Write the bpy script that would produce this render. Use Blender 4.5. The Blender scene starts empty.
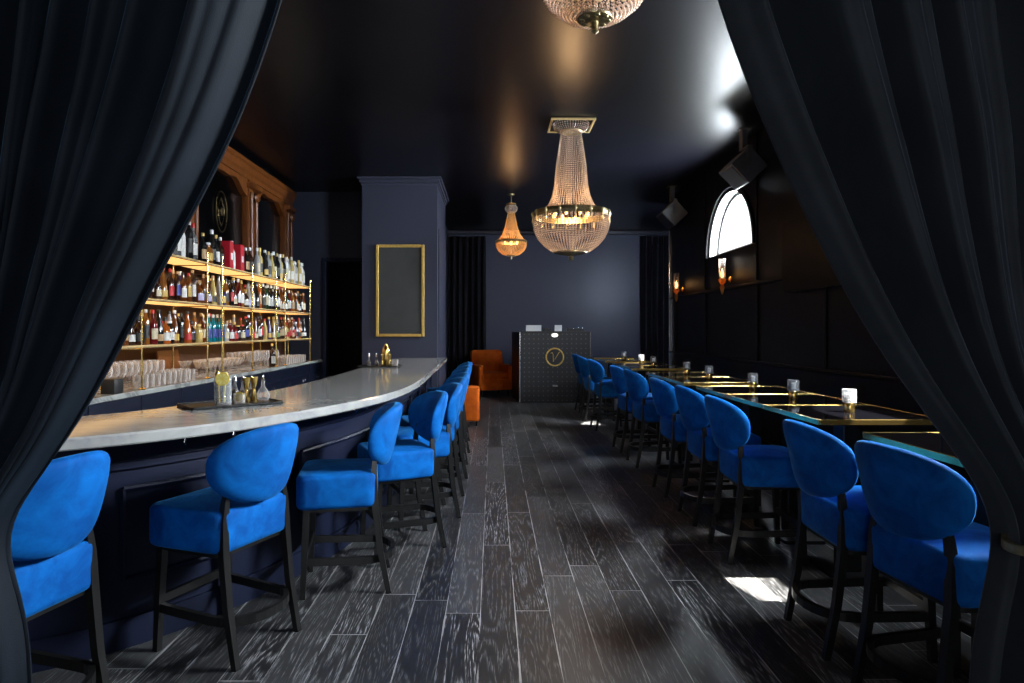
import bpy, bmesh, math, random
from mathutils import Vector, Matrix
PI = math.pi
rnd = random.Random(7)
C = bpy.context.scene.collection
SC = bpy.context.scene

# ------------------------------------------------------------------ materials
def new_mat(name):
    m = bpy.data.materials.new(name); m.use_nodes = True
    nt = m.node_tree
    b = nt.nodes['Principled BSDF']
    return m, nt, b
def N(nt, typ, **kw):
    n = nt.nodes.new(typ)
    for k, v in kw.items():
        if k.startswith('i_'):
            key = k[2:].replace('_', ' ')
            n.inputs[int(key) if key.isdigit() else key].default_value = v
        else: setattr(n, k, v)
    return n
def L(nt, a, b): nt.links.new(a, b)
def math_n(nt, op, a, b=None, clamp=False):
    n = nt.nodes.new('ShaderNodeMath'); n.operation = op; n.use_clamp = clamp
    for i, v in enumerate((a, b)):
        if v is None: continue
        if isinstance(v, (int, float)): n.inputs[i].default_value = v
        else: L(nt, v, n.inputs[i])
    return n.outputs[0]
def ramp(nt, fac, stops):
    r = nt.nodes.new('ShaderNodeValToRGB')
    e = r.color_ramp.elements
    while len(e) < len(stops): e.new(0.5)
    for el, (p, c) in zip(e, stops):
        el.position = p; el.color = (c[0], c[1], c[2], 1)
    L(nt, fac, r.inputs[0]); return r.outputs[0]
def rgb(h):
    h = h.lstrip('#'); v = [int(h[i:i+2], 16)/255 for i in (0, 2, 4)]
    return tuple((x/12.92 if x <= .04045 else ((x+.055)/1.055)**2.4) for x in v)

def simple(name, col, rough=.5, metal=0., spec=.5, noise=0., nscale=20., bump=0., **kw):
    """principled with a little procedural variation"""
    m, nt, b = new_mat(name)
    b.inputs['Roughness'].default_value = rough
    b.inputs['Metallic'].default_value = metal
    b.inputs['Specular IOR Level'].default_value = spec
    b.inputs['Base Color'].default_value = (*col, 1)
    for k, v in kw.items():
        b.inputs[k.replace('_', ' ')].default_value = v
    if noise or bump:
        tc = N(nt, 'ShaderNodeTexCoord')
        nz = N(nt, 'ShaderNodeTexNoise', i_Scale=nscale, i_Detail=4.)
        L(nt, tc.outputs['Object'], nz.inputs['Vector'])
        if noise:
            lo = [max(0, c*(1-noise)) for c in col]; hi = [min(1, c*(1+noise)) for c in col]
            L(nt, ramp(nt, nz.outputs[0], [(.3, lo), (.7, hi)]), b.inputs['Base Color'])
        if bump:
            bp = N(nt, 'ShaderNodeBump', i_Strength=bump, i_Distance=.01)
            L(nt, nz.outputs[0], bp.inputs['Height']); L(nt, bp.outputs[0], b.inputs['Normal'])
    return m
def emissive(name, col, strength):
    m, nt, b = new_mat(name)
    b.inputs['Base Color'].default_value = (*col, 1)
    b.inputs['Emission Color'].default_value = (*col, 1)
    b.inputs['Emission Strength'].default_value = strength
    return m
def velvet(name, lo, hi, sheen_col, sheen=.6, scale=7., rough=.75):
    m, nt, b = new_mat(name)
    tc = N(nt, 'ShaderNodeTexCoord')
    nz = N(nt, 'ShaderNodeTexNoise', i_Scale=scale, i_Detail=5., i_Roughness=.6, i_Distortion=.6)
    L(nt, tc.outputs['Object'], nz.inputs['Vector'])
    L(nt, ramp(nt, nz.outputs[0], [(.36, lo), (.66, hi)]), b.inputs['Base Color'])
    b.inputs['Roughness'].default_value = rough
    b.inputs['Specular IOR Level'].default_value = .15
    b.inputs['Sheen Weight'].default_value = sheen
    b.inputs['Sheen Roughness'].default_value = .35
    b.inputs['Sheen Tint'].default_value = (*sheen_col, 1)
    fz = N(nt, 'ShaderNodeTexNoise', i_Scale=400., i_Detail=2.)
    L(nt, tc.outputs['Object'], fz.inputs['Vector'])
    bp = N(nt, 'ShaderNodeBump', i_Strength=.12, i_Distance=.003)
    L(nt, fz.outputs[0], bp.inputs['Height']); L(nt, bp.outputs[0], b.inputs['Normal'])
    return m
def glassy(name, col, rough=.02, trans=1., ior=1.45):
    return simple(name, col, rough, 0, .5, Transmission_Weight=trans, IOR=ior)
def wood(name, lo, hi, rough=.35, scale=(14, 14, 1.2)):
    m, nt, b = new_mat(name)
    tc = N(nt, 'ShaderNodeTexCoord'); mp = N(nt, 'ShaderNodeMapping'); mp.inputs['Scale'].default_value = scale
    nz = N(nt, 'ShaderNodeTexNoise', i_Scale=3., i_Detail=6., i_Distortion=1.2)
    L(nt, tc.outputs['Object'], mp.inputs['Vector']); L(nt, mp.outputs[0], nz.inputs['Vector'])
    L(nt, ramp(nt, nz.outputs[0], [(.3, lo), (.7, hi)]), b.inputs['Base Color'])
    b.inputs['Roughness'].default_value = rough
    return m

def floor_mat():
    m, nt, b = new_mat('cerused_oak_planks')
    geo = N(nt, 'ShaderNodeNewGeometry')
    sp = N(nt, 'ShaderNodeSeparateXYZ'); L(nt, geo.outputs['Position'], sp.inputs[0])
    X, Y = sp.outputs[0], sp.outputs[1]
    W, LEN = .172, 1.75
    px = math_n(nt, 'DIVIDE', math_n(nt, 'ADD', X, .062), W)
    ci = math_n(nt, 'FLOOR', px); fx = math_n(nt, 'FRACT', px)
    wn = N(nt, 'ShaderNodeTexWhiteNoise', noise_dimensions='1D'); L(nt, ci, wn.inputs['W'])
    py = math_n(nt, 'DIVIDE', math_n(nt, 'ADD', Y, math_n(nt, 'MULTIPLY', wn.outputs['Value'], LEN)), LEN)
    ri = math_n(nt, 'FLOOR', py); fy = math_n(nt, 'FRACT', py)
    cb = N(nt, 'ShaderNodeCombineXYZ'); L(nt, ci, cb.inputs[0]); L(nt, ri, cb.inputs[1])
    wn2 = N(nt, 'ShaderNodeTexWhiteNoise', noise_dimensions='2D'); L(nt, cb.outputs[0], wn2.inputs['Vector'])
    r1 = wn2.outputs['Value']
    sc = N(nt, 'ShaderNodeSeparateColor'); L(nt, wn2.outputs['Color'], sc.inputs[0])
    r2, r3 = sc.outputs[1], sc.outputs[2]
    # cathedral grain: contour lines of a long stretched noise, per plank offset
    gv = N(nt, 'ShaderNodeCombineXYZ')
    L(nt, math_n(nt, 'MULTIPLY', X, 7.5), gv.inputs[0])
    L(nt, math_n(nt, 'MULTIPLY', Y, .6), gv.inputs[1])
    L(nt, math_n(nt, 'MULTIPLY', r1, 91.), gv.inputs[2])
    gn = N(nt, 'ShaderNodeTexNoise', i_Scale=1., i_Detail=2.4, i_Roughness=.42, i_Distortion=.2); L(nt, gv.outputs[0], gn.inputs['Vector'])
    rings = math_n(nt, 'SINE', math_n(nt, 'MULTIPLY', gn.outputs[0], 135.))
    rings = math_n(nt, 'POWER', math_n(nt, 'ADD', math_n(nt, 'MULTIPLY', rings, .5), .5), 2.6)
    # pores: fine streaks
    pv = N(nt, 'ShaderNodeCombineXYZ')
    L(nt, math_n(nt, 'MULTIPLY', X, 260.), pv.inputs[0]); L(nt, math_n(nt, 'MULTIPLY', Y, 16.), pv.inputs[1]); L(nt, math_n(nt, 'MULTIPLY', r2, 50.), pv.inputs[2])
    pn = N(nt, 'ShaderNodeTexNoise', i_Scale=1., i_Detail=2.); L(nt, pv.outputs[0], pn.inputs['Vector'])
    pores = math_n(nt, 'MULTIPLY', math_n(nt, 'SUBTRACT', pn.outputs[0], .42, True), 4.0, True)
    # worn patches
    wv = N(nt, 'ShaderNodeCombineXYZ')
    L(nt, math_n(nt, 'MULTIPLY', X, 16.), wv.inputs[0]); L(nt, math_n(nt, 'MULTIPLY', Y, 1.6), wv.inputs[1]); L(nt, math_n(nt, 'MULTIPLY', r3, 40.), wv.inputs[2])
    wz = N(nt, 'ShaderNodeTexNoise', i_Scale=1., i_Detail=8., i_Roughness=.7); L(nt, wv.outputs[0], wz.inputs['Vector'])
    wear = math_n(nt, 'MULTIPLY', math_n(nt, 'SUBTRACT', wz.outputs[0], .60, True), 6., True)
    plank_w = math_n(nt, 'POWER', r2, 2.4)
    grain = math_n(nt, 'MULTIPLY', math_n(nt, 'MULTIPLY', rings, pores), math_n(nt, 'ADD', math_n(nt, 'MULTIPLY', plank_w, 1.0), .22))
    white = math_n(nt, 'ADD', math_n(nt, 'MULTIPLY', grain, 1.0), math_n(nt, 'MULTIPLY', math_n(nt, 'MULTIPLY', wear, pores), .55), True)
    base = ramp(nt, r1, [(0, (.011, .011, .012)), (.5, (.024, .0235, .024)), (1, (.062, .061, .062))])
    mix = N(nt, 'ShaderNodeMix', data_type='RGBA'); L(nt, white, mix.inputs[0]); L(nt, base, mix.inputs[6]); mix.inputs[7].default_value = (.44, .44, .45, 1)
    # seams with white filler
    ex = math_n(nt, 'MINIMUM', fx, math_n(nt, 'SUBTRACT', 1., fx))
    ey = math_n(nt, 'MULTIPLY', math_n(nt, 'MINIMUM', fy, math_n(nt, 'SUBTRACT', 1., fy)), LEN/W)
    edge = math_n(nt, 'MINIMUM', ex, ey)
    sn = N(nt, 'ShaderNodeTexNoise', i_Scale=3., i_Detail=5.); L(nt, geo.outputs['Position'], sn.inputs['Vector'])
    seam = math_n(nt, 'LESS_THAN', edge, math_n(nt, 'MULTIPLY', math_n(nt, 'SUBTRACT', sn.outputs[0], .36, True), .09))
    mix2 = N(nt, 'ShaderNodeMix', data_type='RGBA'); L(nt, math_n(nt, 'MULTIPLY', seam, .85), mix2.inputs[0]); L(nt, mix.outputs[2], mix2.inputs[6]); mix2.inputs[7].default_value = (.36, .355, .35, 1)
    b.inputs['Specular IOR Level'].default_value = .26
    L(nt, mix2.outputs[2], b.inputs['Base Color'])
    L(nt, math_n(nt, 'ADD', math_n(nt, 'MULTIPLY', white, .25), .36), b.inputs['Roughness'])
    bp = N(nt, 'ShaderNodeBump', i_Strength=.25, i_Distance=.004, invert=True); L(nt, math_n(nt, 'ADD', white, seam), bp.inputs['Height']); L(nt, bp.outputs[0], b.inputs['Normal'])
    return m
def marble_mat(name, base, vein, rough=.12):
    m, nt, b = new_mat(name)
    tc = N(nt, 'ShaderNodeTexCoord')
    n1 = N(nt, 'ShaderNodeTexNoise', i_Scale=1.6, i_Detail=8., i_Roughness=.62, i_Distortion=1.8); L(nt, tc.outputs['Object'], n1.inputs['Vector'])
    v = math_n(nt, 'ABSOLUTE', math_n(nt, 'SUBTRACT', n1.outputs[0], .5))
    n2 = N(nt, 'ShaderNodeTexNoise', i_Scale=9., i_Detail=6., i_Roughness=.7); L(nt, tc.outputs['Object'], n2.inputs['Vector'])
    f = math_n(nt, 'ADD', math_n(nt, 'MULTIPLY', v, 6.), math_n(nt, 'MULTIPLY', math_n(nt, 'SUBTRACT', n2.outputs[0], .5), .9), True)
    L(nt, ramp(nt, f, [(0, vein), (.25, [x*.88 for x in base]), (.8, base)]), b.inputs['Base Color'])
    b.inputs['Roughness'].default_value = rough
    return m
def gloss_paint(name, col, rough=.3, bump=.12, scale=3., spec=.5):
    m, nt, b = new_mat(name)
    tc = N(nt, 'ShaderNodeTexCoord')
    nz = N(nt, 'ShaderNodeTexNoise', i_Scale=scale, i_Detail=5.)
    L(nt, tc.outputs['Object'], nz.inputs['Vector'])
    b.inputs['Base Color'].default_value = (*col, 1)
    b.inputs['Specular IOR Level'].default_value = spec
    L(nt, math_n(nt, 'ADD', math_n(nt, 'MULTIPLY', nz.outputs[0], .14), rough-.07), b.inputs['Roughness'])
    bp = N(nt, 'ShaderNodeBump', i_Strength=bump, i_Distance=.02)
    L(nt, nz.outputs[0], bp.inputs['Height']); L(nt, bp.outputs[0], b.inputs['Normal'])
    return m

M = {}
M['floor'] = floor_mat()
M['ceiling'] = simple('gloss_ceiling_paint', (.003, .003, .0055), .33, 0, .24, noise=.2, nscale=1.5)
M['wall'] = gloss_paint('navy_wall_paint', (.016, .017, .030), .38, .08, 2.)
M['wall_right'] = gloss_paint('black_panel_paint', (.0025, .0025, .004), .42, .06, 2., .2)
M['wall_back'] = gloss_paint('slate_wall_paint', (.036, .043, .075), .40, .25, .9, .35)
M['column'] = gloss_paint('slate_column_paint', (.036, .040, .066), .42, .05, 2., .35)
M['white_reveal'] = simple('window_reveal_plaster', (.6, .62, .62), .6, noise=.05)
M['bar_navy'] = gloss_paint('bar_navy_paint', (.006, .009, .027), .52, .05, 2., .25)
M['cabinet'] = simple('cabinet_navy', (.004, .0065, .020), .4, noise=.15, nscale=6)
M['marble'] = marble_mat('bar_marble', (.44, .435, .42), (.34, .34, .345), .10)
M['counter'] = marble_mat('back_counter_stone', (.36, .37, .36), (.2, .2, .2), .2)
M['blue'] = velvet('blue_velvet', (.0004, .073, .31), (.001, .155, .56), (.1, .5, 1.), .28, 7.)
M['curtain'] = velvet('midnight_velvet', (.0035, .006, .010), (.007, .0105, .017), (.18, .38, .66), .27, 5.)
M['curtain_grey'] = velvet('charcoal_velvet', (.010, .012, .0155), (.016, .019, .024), (.46, .56, .74), .40, 5.)
M['drape'] = velvet('black_drape', (.004, .004, .006), (.008, .008, .012), (.3, .3, .4), .1, 5.)
M['orange'] = velvet('orange_velvet', (.46, .075, .005), (.66, .13, .009), (1., .5, .2), .25, 6.)
M['black_wood'] = wood('black_stained_wood', (.004, .004, .004), (.010, .0095, .009), .38)
M['carved'] = wood('carved_walnut', (.075, .021, .004), (.18, .054, .010), .35, (9, 9, 1))
M['brown_panel'] = wood('brown_panelling', (.035, .012, .006), (.075, .028, .012), .5)
M['brass'] = simple('polished_brass', (.78, .53, .17), .22, 1., noise=.06, nscale=40)
M['old_brass'] = simple('aged_brass', (.42, .33, .17), .34, 1., noise=.3, nscale=60)
M['satin_brass'] = simple('satin_brass', (.72, .56, .28), .38, .45, noise=.1, nscale=40)
M['gold_frame'] = simple('gilt_frame', (.62, .40, .10), .4, .35, noise=.15, nscale=30)
M['chrome'] = simple('chrome', (.75, .75, .77), .15, 1., noise=.03)
M['board'] = simple('grey_board', (.040, .042, .042), .55, noise=.12, nscale=4)
M['table_black'] = simple('black_glass_top', (.002, .002, .003), .05, 0, .32, noise=.2, nscale=5)
M['black_metal'] = simple('black_metal', (.006, .006, .007), .4, .3, noise=.2)
M['black_plastic'] = simple('black_plastic', (.012, .012, .013), .5, noise=.2)
M['grey_cab'] = simple('speaker_cabinet_grey', (.11, .11, .115), .6, noise=.1)
M['mirror'] = simple('antique_mirror', (.11, .12, .14), .18, 1., noise=.2, nscale=3)
M['booth'] = None
def thin_glass(name, tint, edge, lo=.06, hi=.75, rough=.05, body=.0, bump=0.):
    """thin-walled glass: mostly see-through, brighter and more reflective towards its rims"""
    m, nt, b = new_mat(name); out = nt.nodes['Material Output']
    lw = N(nt, 'ShaderNodeLayerWeight', i_Blend=.35)
    tr = N(nt, 'ShaderNodeBsdfTransparent'); tr.inputs[0].default_value = (*tint, 1)
    b.inputs['Base Color'].default_value = (*edge, 1); b.inputs['Roughness'].default_value = rough; b.inputs['Specular IOR Level'].default_value = .9
    f = math_n(nt, 'ADD', math_n(nt, 'MULTIPLY', lw.outputs['Facing'], hi-lo), lo)
    if bump:
        tc = N(nt, 'ShaderNodeTexCoord'); vz = N(nt, 'ShaderNodeTexVoronoi', i_Scale=bump); L(nt, tc.outputs['Object'], vz.inputs['Vector'])
        f = math_n(nt, 'ADD', f, math_n(nt, 'MULTIPLY', vz.outputs['Distance'], .18), True)
        bp = N(nt, 'ShaderNodeBump', i_Strength=.8, i_Distance=.01); L(nt, vz.outputs['Distance'], bp.inputs['Height']); L(nt, bp.outputs[0], b.inputs['Normal'])
    mx = N(nt, 'ShaderNodeMixShader'); L(nt, f, mx.inputs[0]); L(nt, tr.outputs[0], mx.inputs[1]); L(nt, b.outputs[0], mx.inputs[2]); L(nt, mx.outputs[0], out.inputs[0])
    return m
M['glass'] = thin_glass('clear_glass', (.97, .96, .95), (.75, .70, .67), .10, .8)
M['cut_glass'] = thin_glass('cut_glass', (.95, .96, .97), (.55, .56, .58), .05, .7, .06, bump=70.)
M['window_glass'] = thin_glass('window_pane', (.97, .98, .98), (.8, .8, .8), .01, .25, .02)
M['bead'] = None
M['lemon'] = simple('lemon_peel', (.72, .52, .05), .45, noise=.15, nscale=30)
M['lemon_flesh'] = simple('lemon_flesh', (.80, .70, .25), .35, noise=.2, nscale=50)
M['led'] = emissive('warm_led', (1., .58, .19), 1.3)
M['bulb'] = emissive('warm_bulb', (1., .52, .17), 5.)
M['shelf'] = simple('shelf_wood_pale', (.62, .42, .19), .5, noise=.1, nscale=20)
M['screen_black'] = simple('screen_black', (.002, .002, .0025), .38, 0, .12, noise=.2)
M['white'] = simple('white_plastic', (.75, .75, .75), .4, noise=.03)
def bead_mat(name, col, ts=.55):
    m, nt, b = new_mat(name)
    b.inputs['Base Color'].default_value = (*col, 1); b.inputs['Roughness'].default_value = .12
    b.inputs['Specular IOR Level'].default_value = .8
    tr = N(nt, 'ShaderNodeBsdfTranslucent'); tr.inputs[0].default_value = (*col, 1)
    mx = N(nt, 'ShaderNodeMixShader'); mx.inputs[0].default_value = ts
    out = nt.nodes['Material Output']
    L(nt, b.outputs[0], mx.inputs[1]); L(nt, tr.outputs[0], mx.inputs[2]); L(nt, mx.outputs[0], out.inputs[0])
    return m
M['lamp_white'] = emissive('lamp_white', (1., .97, .9), 1.1)
M['flame_glass'] = bead_mat('sconce_amber_glass', (1., .55, .2), .7)
M['rubber'] = simple('rubber_mat', (.010, .010, .010), .45, bump=.3, nscale=60)

M['bead'] = bead_mat('crystal_bead', (.66, .56, .49))
M['bead_amber'] = bead_mat('amber_crystal_bead', (.90, .62, .27))
def booth_mat():
    m, nt, b = new_mat('studded_booth_leather')
    tc = N(nt, 'ShaderNodeTexCoord'); sp = N(nt, 'ShaderNodeSeparateXYZ'); L(nt, tc.outputs['Object'], sp.inputs[0])
    def cell(s, k): return math_n(nt, 'SUBTRACT', math_n(nt, 'FRACT', math_n(nt, 'MULTIPLY', s, k)), .5)
    cx, cz = cell(sp.outputs[0], 11.), cell(sp.outputs[2], 11.)
    d = math_n(nt, 'SQRT', math_n(nt, 'ADD', math_n(nt, 'POWER', cx, 2.), math_n(nt, 'POWER', cz, 2.)))
    st = math_n(nt, 'LESS_THAN', d, .13)
    mix = N(nt, 'ShaderNodeMix', data_type='RGBA'); L(nt, st, mix.inputs[0])
    mix.inputs[6].default_value = (.012, .012, .0145, 1); mix.inputs[7].default_value = (.085, .087, .10, 1)
    L(nt, mix.outputs[2], b.inputs['Base Color'])
    L(nt, math_n(nt, 'MULTIPLY', st, .3), b.inputs['Metallic'])
    b.inputs['Roughness'].default_value = .42
    return m
M['booth'] = booth_mat()

# ------------------------------------------------------------------ mesh helpers
class MB:
    def __init__(s): s.bm = bmesh.new()
    def face(s, vs):
        try: return s.bm.faces.new(vs)
        except ValueError: return None
    def box(s, c, size, rot=None, bevel=0., seg=2):
        x, y, z = [v/2 for v in size]
        vs = [s.bm.verts.new((sx*x, sy*y, sz*z)) for sx in (-1, 1) for sy in (-1, 1) for sz in (-1, 1)]
        idx = [(0, 1, 3, 2), (4, 6, 7, 5), (0, 4, 5, 1), (2, 3, 7, 6), (0, 2, 6, 4), (1, 5, 7, 3)]
        fs = [s.face([vs[i] for i in f]) for f in idx]
        geom = list(vs)
        if bevel:
            es = list({e for f in fs for e in f.edges})
            r = bmesh.ops.bevel(s.bm, geom=es, offset=bevel, segments=seg, profile=.5, affect='EDGES')
            geom = list({v for f in r['faces'] for v in f.verts} | {v for v in vs if v.is_valid})
        mt = Matrix.Translation(c)
        if rot is not None: mt = mt @ (rot if isinstance(rot, Matrix) else Matrix.Rotation(rot, 4, 'Z'))
        bmesh.ops.transform(s.bm, matrix=mt, verts=geom)
        return s
    def rings(s, rs, closed=True, cap0=True, cap1=True):
        """list of rings, each a list of points"""
        V = [[s.bm.verts.new(p) for p in r] for r in rs]
        n = len(V[0])
        for a, b in zip(V[:-1], V[1:]):
            for i in range(n if closed else n-1):
                j = (i+1) % n
                s.face((a[i], a[j], b[j], b[i]))
        if cap0: s.face(list(reversed(V[0])))
        if cap1: s.face(V[-1])
        return s
    def lathe(s, prof, seg=16, c=(0, 0, 0), caps=True, axis='Z', mat=None):
        rs = []
        for r, z in prof:
            ring = []
            for i in range(seg):
                a = 2*PI*i/seg
                p = Vector((r*math.cos(a), r*math.sin(a), z))
                if axis == 'X': p = Vector((p.z, p.x, p.y))
                if axis == 'Y': p = Vector((p.y, p.z, p.x))
                if mat is not None: p = mat @ p
                ring.append(p+Vector(c))
            rs.append(ring)
        return s.rings(rs, True, caps, caps)
    def tube(s, path, r, seg=8, closed=False, square=None, up=Vector((0, 0, 1))):
        P = [Vector(p) for p in path]; n = len(P); rs = []
        for i, p in enumerate(P):
            if closed: t = P[(i+1) % n]-P[i-1]
            else: t = P[min(i+1, n-1)]-P[max(i-1, 0)]
            t.normalize()
            u = up if abs(t.dot(up)) < .95 else Vector((0, 1, 0))
            a = t.cross(u).normalized(); b = a.cross(t).normalized()
            rr = r[i] if isinstance(r, (list, tuple)) else r
            if square:
                w, h = (square[0]*rr, square[1]*rr)
                rs.append([p+a*w+b*h, p-a*w+b*h, p-a*w-b*h, p+a*w-b*h])
            else:
                rs.append([p+a*rr*math.cos(2*PI*k/seg)+b*rr*math.sin(2*PI*k/seg) for k in range(seg)])
        if closed: rs.append(rs[0]); return s.rings(rs, True, False, False)
        return s.rings(rs)
    def slab(s, outline, z0, z1, rh=.0, crown=0., rseg=3, c=(0, 0, 0), inner=4):
        """rounded slab on a closed 2D outline (ccw), edges rounded with radius rh, crowned top"""
        cx = sum(p[0] for p in outline)/len(outline); cy = sum(p[1] for p in outline)/len(outline)
        R = max(math.hypot(p[0]-cx, p[1]-cy) for p in outline)
        def ring(ins, z): 
            k = 1-ins/R
            return [Vector((cx+(p[0]-cx)*k+c[0], cy+(p[1]-cy)*k+c[1], z+c[2])) for p in outline]
        rs = []
        if rh:
            for i in range(rseg): a = PI/2*i/rseg; rs.append(ring(rh*(1-math.sin(a)), z0+rh*(1-math.cos(a))))
            rs.append(ring(0, z0+rh)); rs.append(ring(0, z1-rh))
            for i in range(1, rseg+1): a = PI/2*i/rseg; rs.append(ring(rh*(1-math.cos(a)), z1-rh+rh*math.sin(a)))
        else: rs += [ring(0, z0), ring(0, z1)]
        if crown:
            for i in range(1, inner+1):
                f = i/(inner+.3); rs.append(ring(rh+(R-rh)*f, z1+crown*math.sin(f*PI/2)))
        return s.rings(rs)
    def strip(s, grid):
        V = [[s.bm.verts.new(p) for p in r] for r in grid]
        for a, b in zip(V[:-1], V[1:]):
            for i in range(len(a)-1): s.face((a[i], a[i+1], b[i+1], b[i]))
        return s
    def build(s, name, mat, parent=None, smooth=True, angle=40):
        bm = s.bm
        bmesh.ops.recalc_face_normals(bm, faces=bm.faces)
        me = bpy.data.meshes.new(name); 
        if smooth:
            for f in bm.faces: f.smooth = True
            lim = math.radians(angle)
            for e in bm.edges:
                if len(e.link_faces) == 2 and e.calc_face_angle(0) > lim: e.smooth = False
        bm.to_mesh(me); bm.free()
        me.materials.append(M[mat] if isinstance(mat, str) else mat)
        o = bpy.data.objects.new(name, me); C.objects.link(o)
        if parent is not None: o.parent = parent
        return o
def tag(o, label=None, cat=None, group=None, kind=None):
    if label: o['label'] = label
    if cat: o['category'] = cat
    if group: o['group'] = group
    if kind: o['kind'] = kind
    return o
def empty(name, loc, rz=0., label=None, cat=None, group=None):
    o = bpy.data.objects.new(name, None); C.objects.link(o)
    o.empty_display_size = .1
    o.location = loc; o.rotation_euler = (0, 0, rz)
    return tag(o, label, cat, group)
def copy_tree(o, parent=None):
    c = o.copy(); C.objects.link(c)
    if parent is not None: c.parent = parent
    for ch in list(o.children): copy_tree(ch, c)
    return c
def struct(name, mb, mat, smooth=False):
    o = mb.build(name, mat, None, smooth); o['kind'] = 'structure'; return o
def rrect(w, d, r, n=5, taper=0.):
    """rounded rectangle outline, ccw; taper widens the +y side"""
    pts = []
    for cx, cy, a0 in ((w/2-r, d/2-r, 0), (-w/2+r, d/2-r, PI/2), (-w/2+r, -d/2+r, PI), (w/2-r, -d/2+r, 3*PI/2)):
        for i in range(n+1):
            a = a0+PI/2*i/n
            x, y = cx+r*math.cos(a), cy+r*math.sin(a)
            pts.append((x*(1+taper*y/d), y))
    return pts
def ordinal(n):
    w = ['first', 'second', 'third', 'fourth', 'fifth', 'sixth', 'seventh', 'eighth', 'ninth', 'tenth', 'eleventh', 'twelfth', 'thirteenth', 'fourteenth', 'fifteenth', 'sixteenth', 'seventeenth', 'eighteenth', 'nineteenth']
    tens = {2: 'twenty', 3: 'thirty', 4: 'forty', 5: 'fifty', 6: 'sixty'}
    if n <= 19: return w[n-1]
    t, u = divmod(n, 10)
    return (tens[t][:-1]+'ieth') if u == 0 else tens[t]+'-'+w[u-1]

# ------------------------------------------------------------------ camera
H = 1.40; F = 650.
cam = bpy.data.cameras.new('camera'); co = bpy.data.objects.new('camera', cam); C.objects.link(co)
co.location = (0, 0, H); co.rotation_euler = (PI/2, 0, 0)
cam.sensor_fit = 'HORIZONTAL'; cam.sensor_width = 36; cam.lens = F/1024*36
cam.shift_x = 19/1024; cam.shift_y = -11.5/1024; cam.clip_start = .05
SC.camera = co

# ------------------------------------------------------------------ room shell
ZC = 3.72; XL = -3.41; XR = 3.10; YB = 15.2; YF = -3.0; YD = 10.93
struct('floor', MB().box((.4, (YF+YB)/2, -.05), (8.4, YB-YF+.6, .1)), 'floor')
struct('ceiling', MB().box((-.12, (YF+YB)/2, ZC+.05), (6.96, YB-YF+.6, .1)).rings([[Vector((x, y, z)) for x, y in ((3.35, 11.3), (4.36, 15.4), (3.35, 15.4))] for z in (ZC, ZC+.1)]), 'ceiling')
struct('wall_left', MB().box((XL-.1, (YF+YD)/2+.1, ZC/2), (.2, YD-YF+.4, ZC)), 'wall')
struct('wall_back', MB().box((1.6, YB+.1, ZC/2), (5.9, .2, ZC)), 'wall_back')
struct('wall_alcove_left', MB().box((-1.15, (11.3+YB)/2, ZC/2), (.2, YB-11.3, ZC)), 'wall')
struct('wall_alcove_right', MB().rings([[Vector((x, y, z)) for x, y in ((3.26, 11.38), (3.36, 11.3), (4.36, 15.4), (4.24, 15.4))] for z in (0, ZC)]), 'wall')
# wall behind the bar's far end with a doorway
DX0, DX1, DZ = -2.80, -2.06, 2.54
mb = MB()
mb.box(((XL+DX0)/2, YD+.1, ZC/2), (DX0-XL, .2, ZC))
mb.box(((DX0+DX1)/2, YD+.1, (DZ+ZC)/2), (DX1-DX0, .2, ZC-DZ))
mb.box(((DX1-1.95)/2, YD+.1, ZC/2), (abs(DX1+1.95), .2, ZC))
struct('wall_doorway', mb, 'column')
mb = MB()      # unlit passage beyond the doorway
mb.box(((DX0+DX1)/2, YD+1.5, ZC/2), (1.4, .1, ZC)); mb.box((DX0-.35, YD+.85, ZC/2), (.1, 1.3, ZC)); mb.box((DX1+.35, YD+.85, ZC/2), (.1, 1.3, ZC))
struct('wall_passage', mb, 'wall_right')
mb = MB()
for x in (DX0-.03, DX1+.03): mb.box((x, YD-.02, DZ/2), (.07, .07, DZ), bevel=.01)
mb.box(((DX0+DX1)/2, YD-.02, DZ+.035), (DX1-DX0+.13, .07, .07), bevel=.01)
struct('trim_doorway', mb, 'bar_navy')
# column
CX0, CX1, CY0, CY1 = -1.985, -.845, 9.85, 11.5
mb = MB().box(((CX0+CX1)/2, (CY0+CY1)/2, ZC/2), (CX1-CX0, CY1-CY0, ZC))
struct('column', mb, 'column')
mb = MB()
for k, (p, z0, z1) in enumerate(((.015, ZC-.13, ZC-.09), (.035, ZC-.09, ZC-.04), (.065, ZC-.04, ZC-.001))):
    mb.box(((CX0+CX1)/2, (CY0+CY1)/2, (z0+z1)/2), (CX1-CX0+2*p, CY1-CY0+2*p, z1-z0), bevel=.008)
struct('trim_column', mb, 'column')
mb = MB()
mb.box((CX1+.01, (CY0+CY1)/2, 1.5), (.02, CY1-CY0-.3, 2.9)); struct('trim_column_side', mb, 'column')
# front wall behind the camera with a wide shop window opening
mb = MB()
mb.box((-2.6, YF-.1, ZC/2), (1.9, .2, ZC)); mb.box((2.6, YF-.1, ZC/2), (1.9, .2, ZC))
mb.box((0, YF-.1, .35), (3.4, .2, .7)); mb.box((0, YF-.1, 3.35), (3.4, .2, .74))
struct('wall_front', mb, 'wall')

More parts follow.
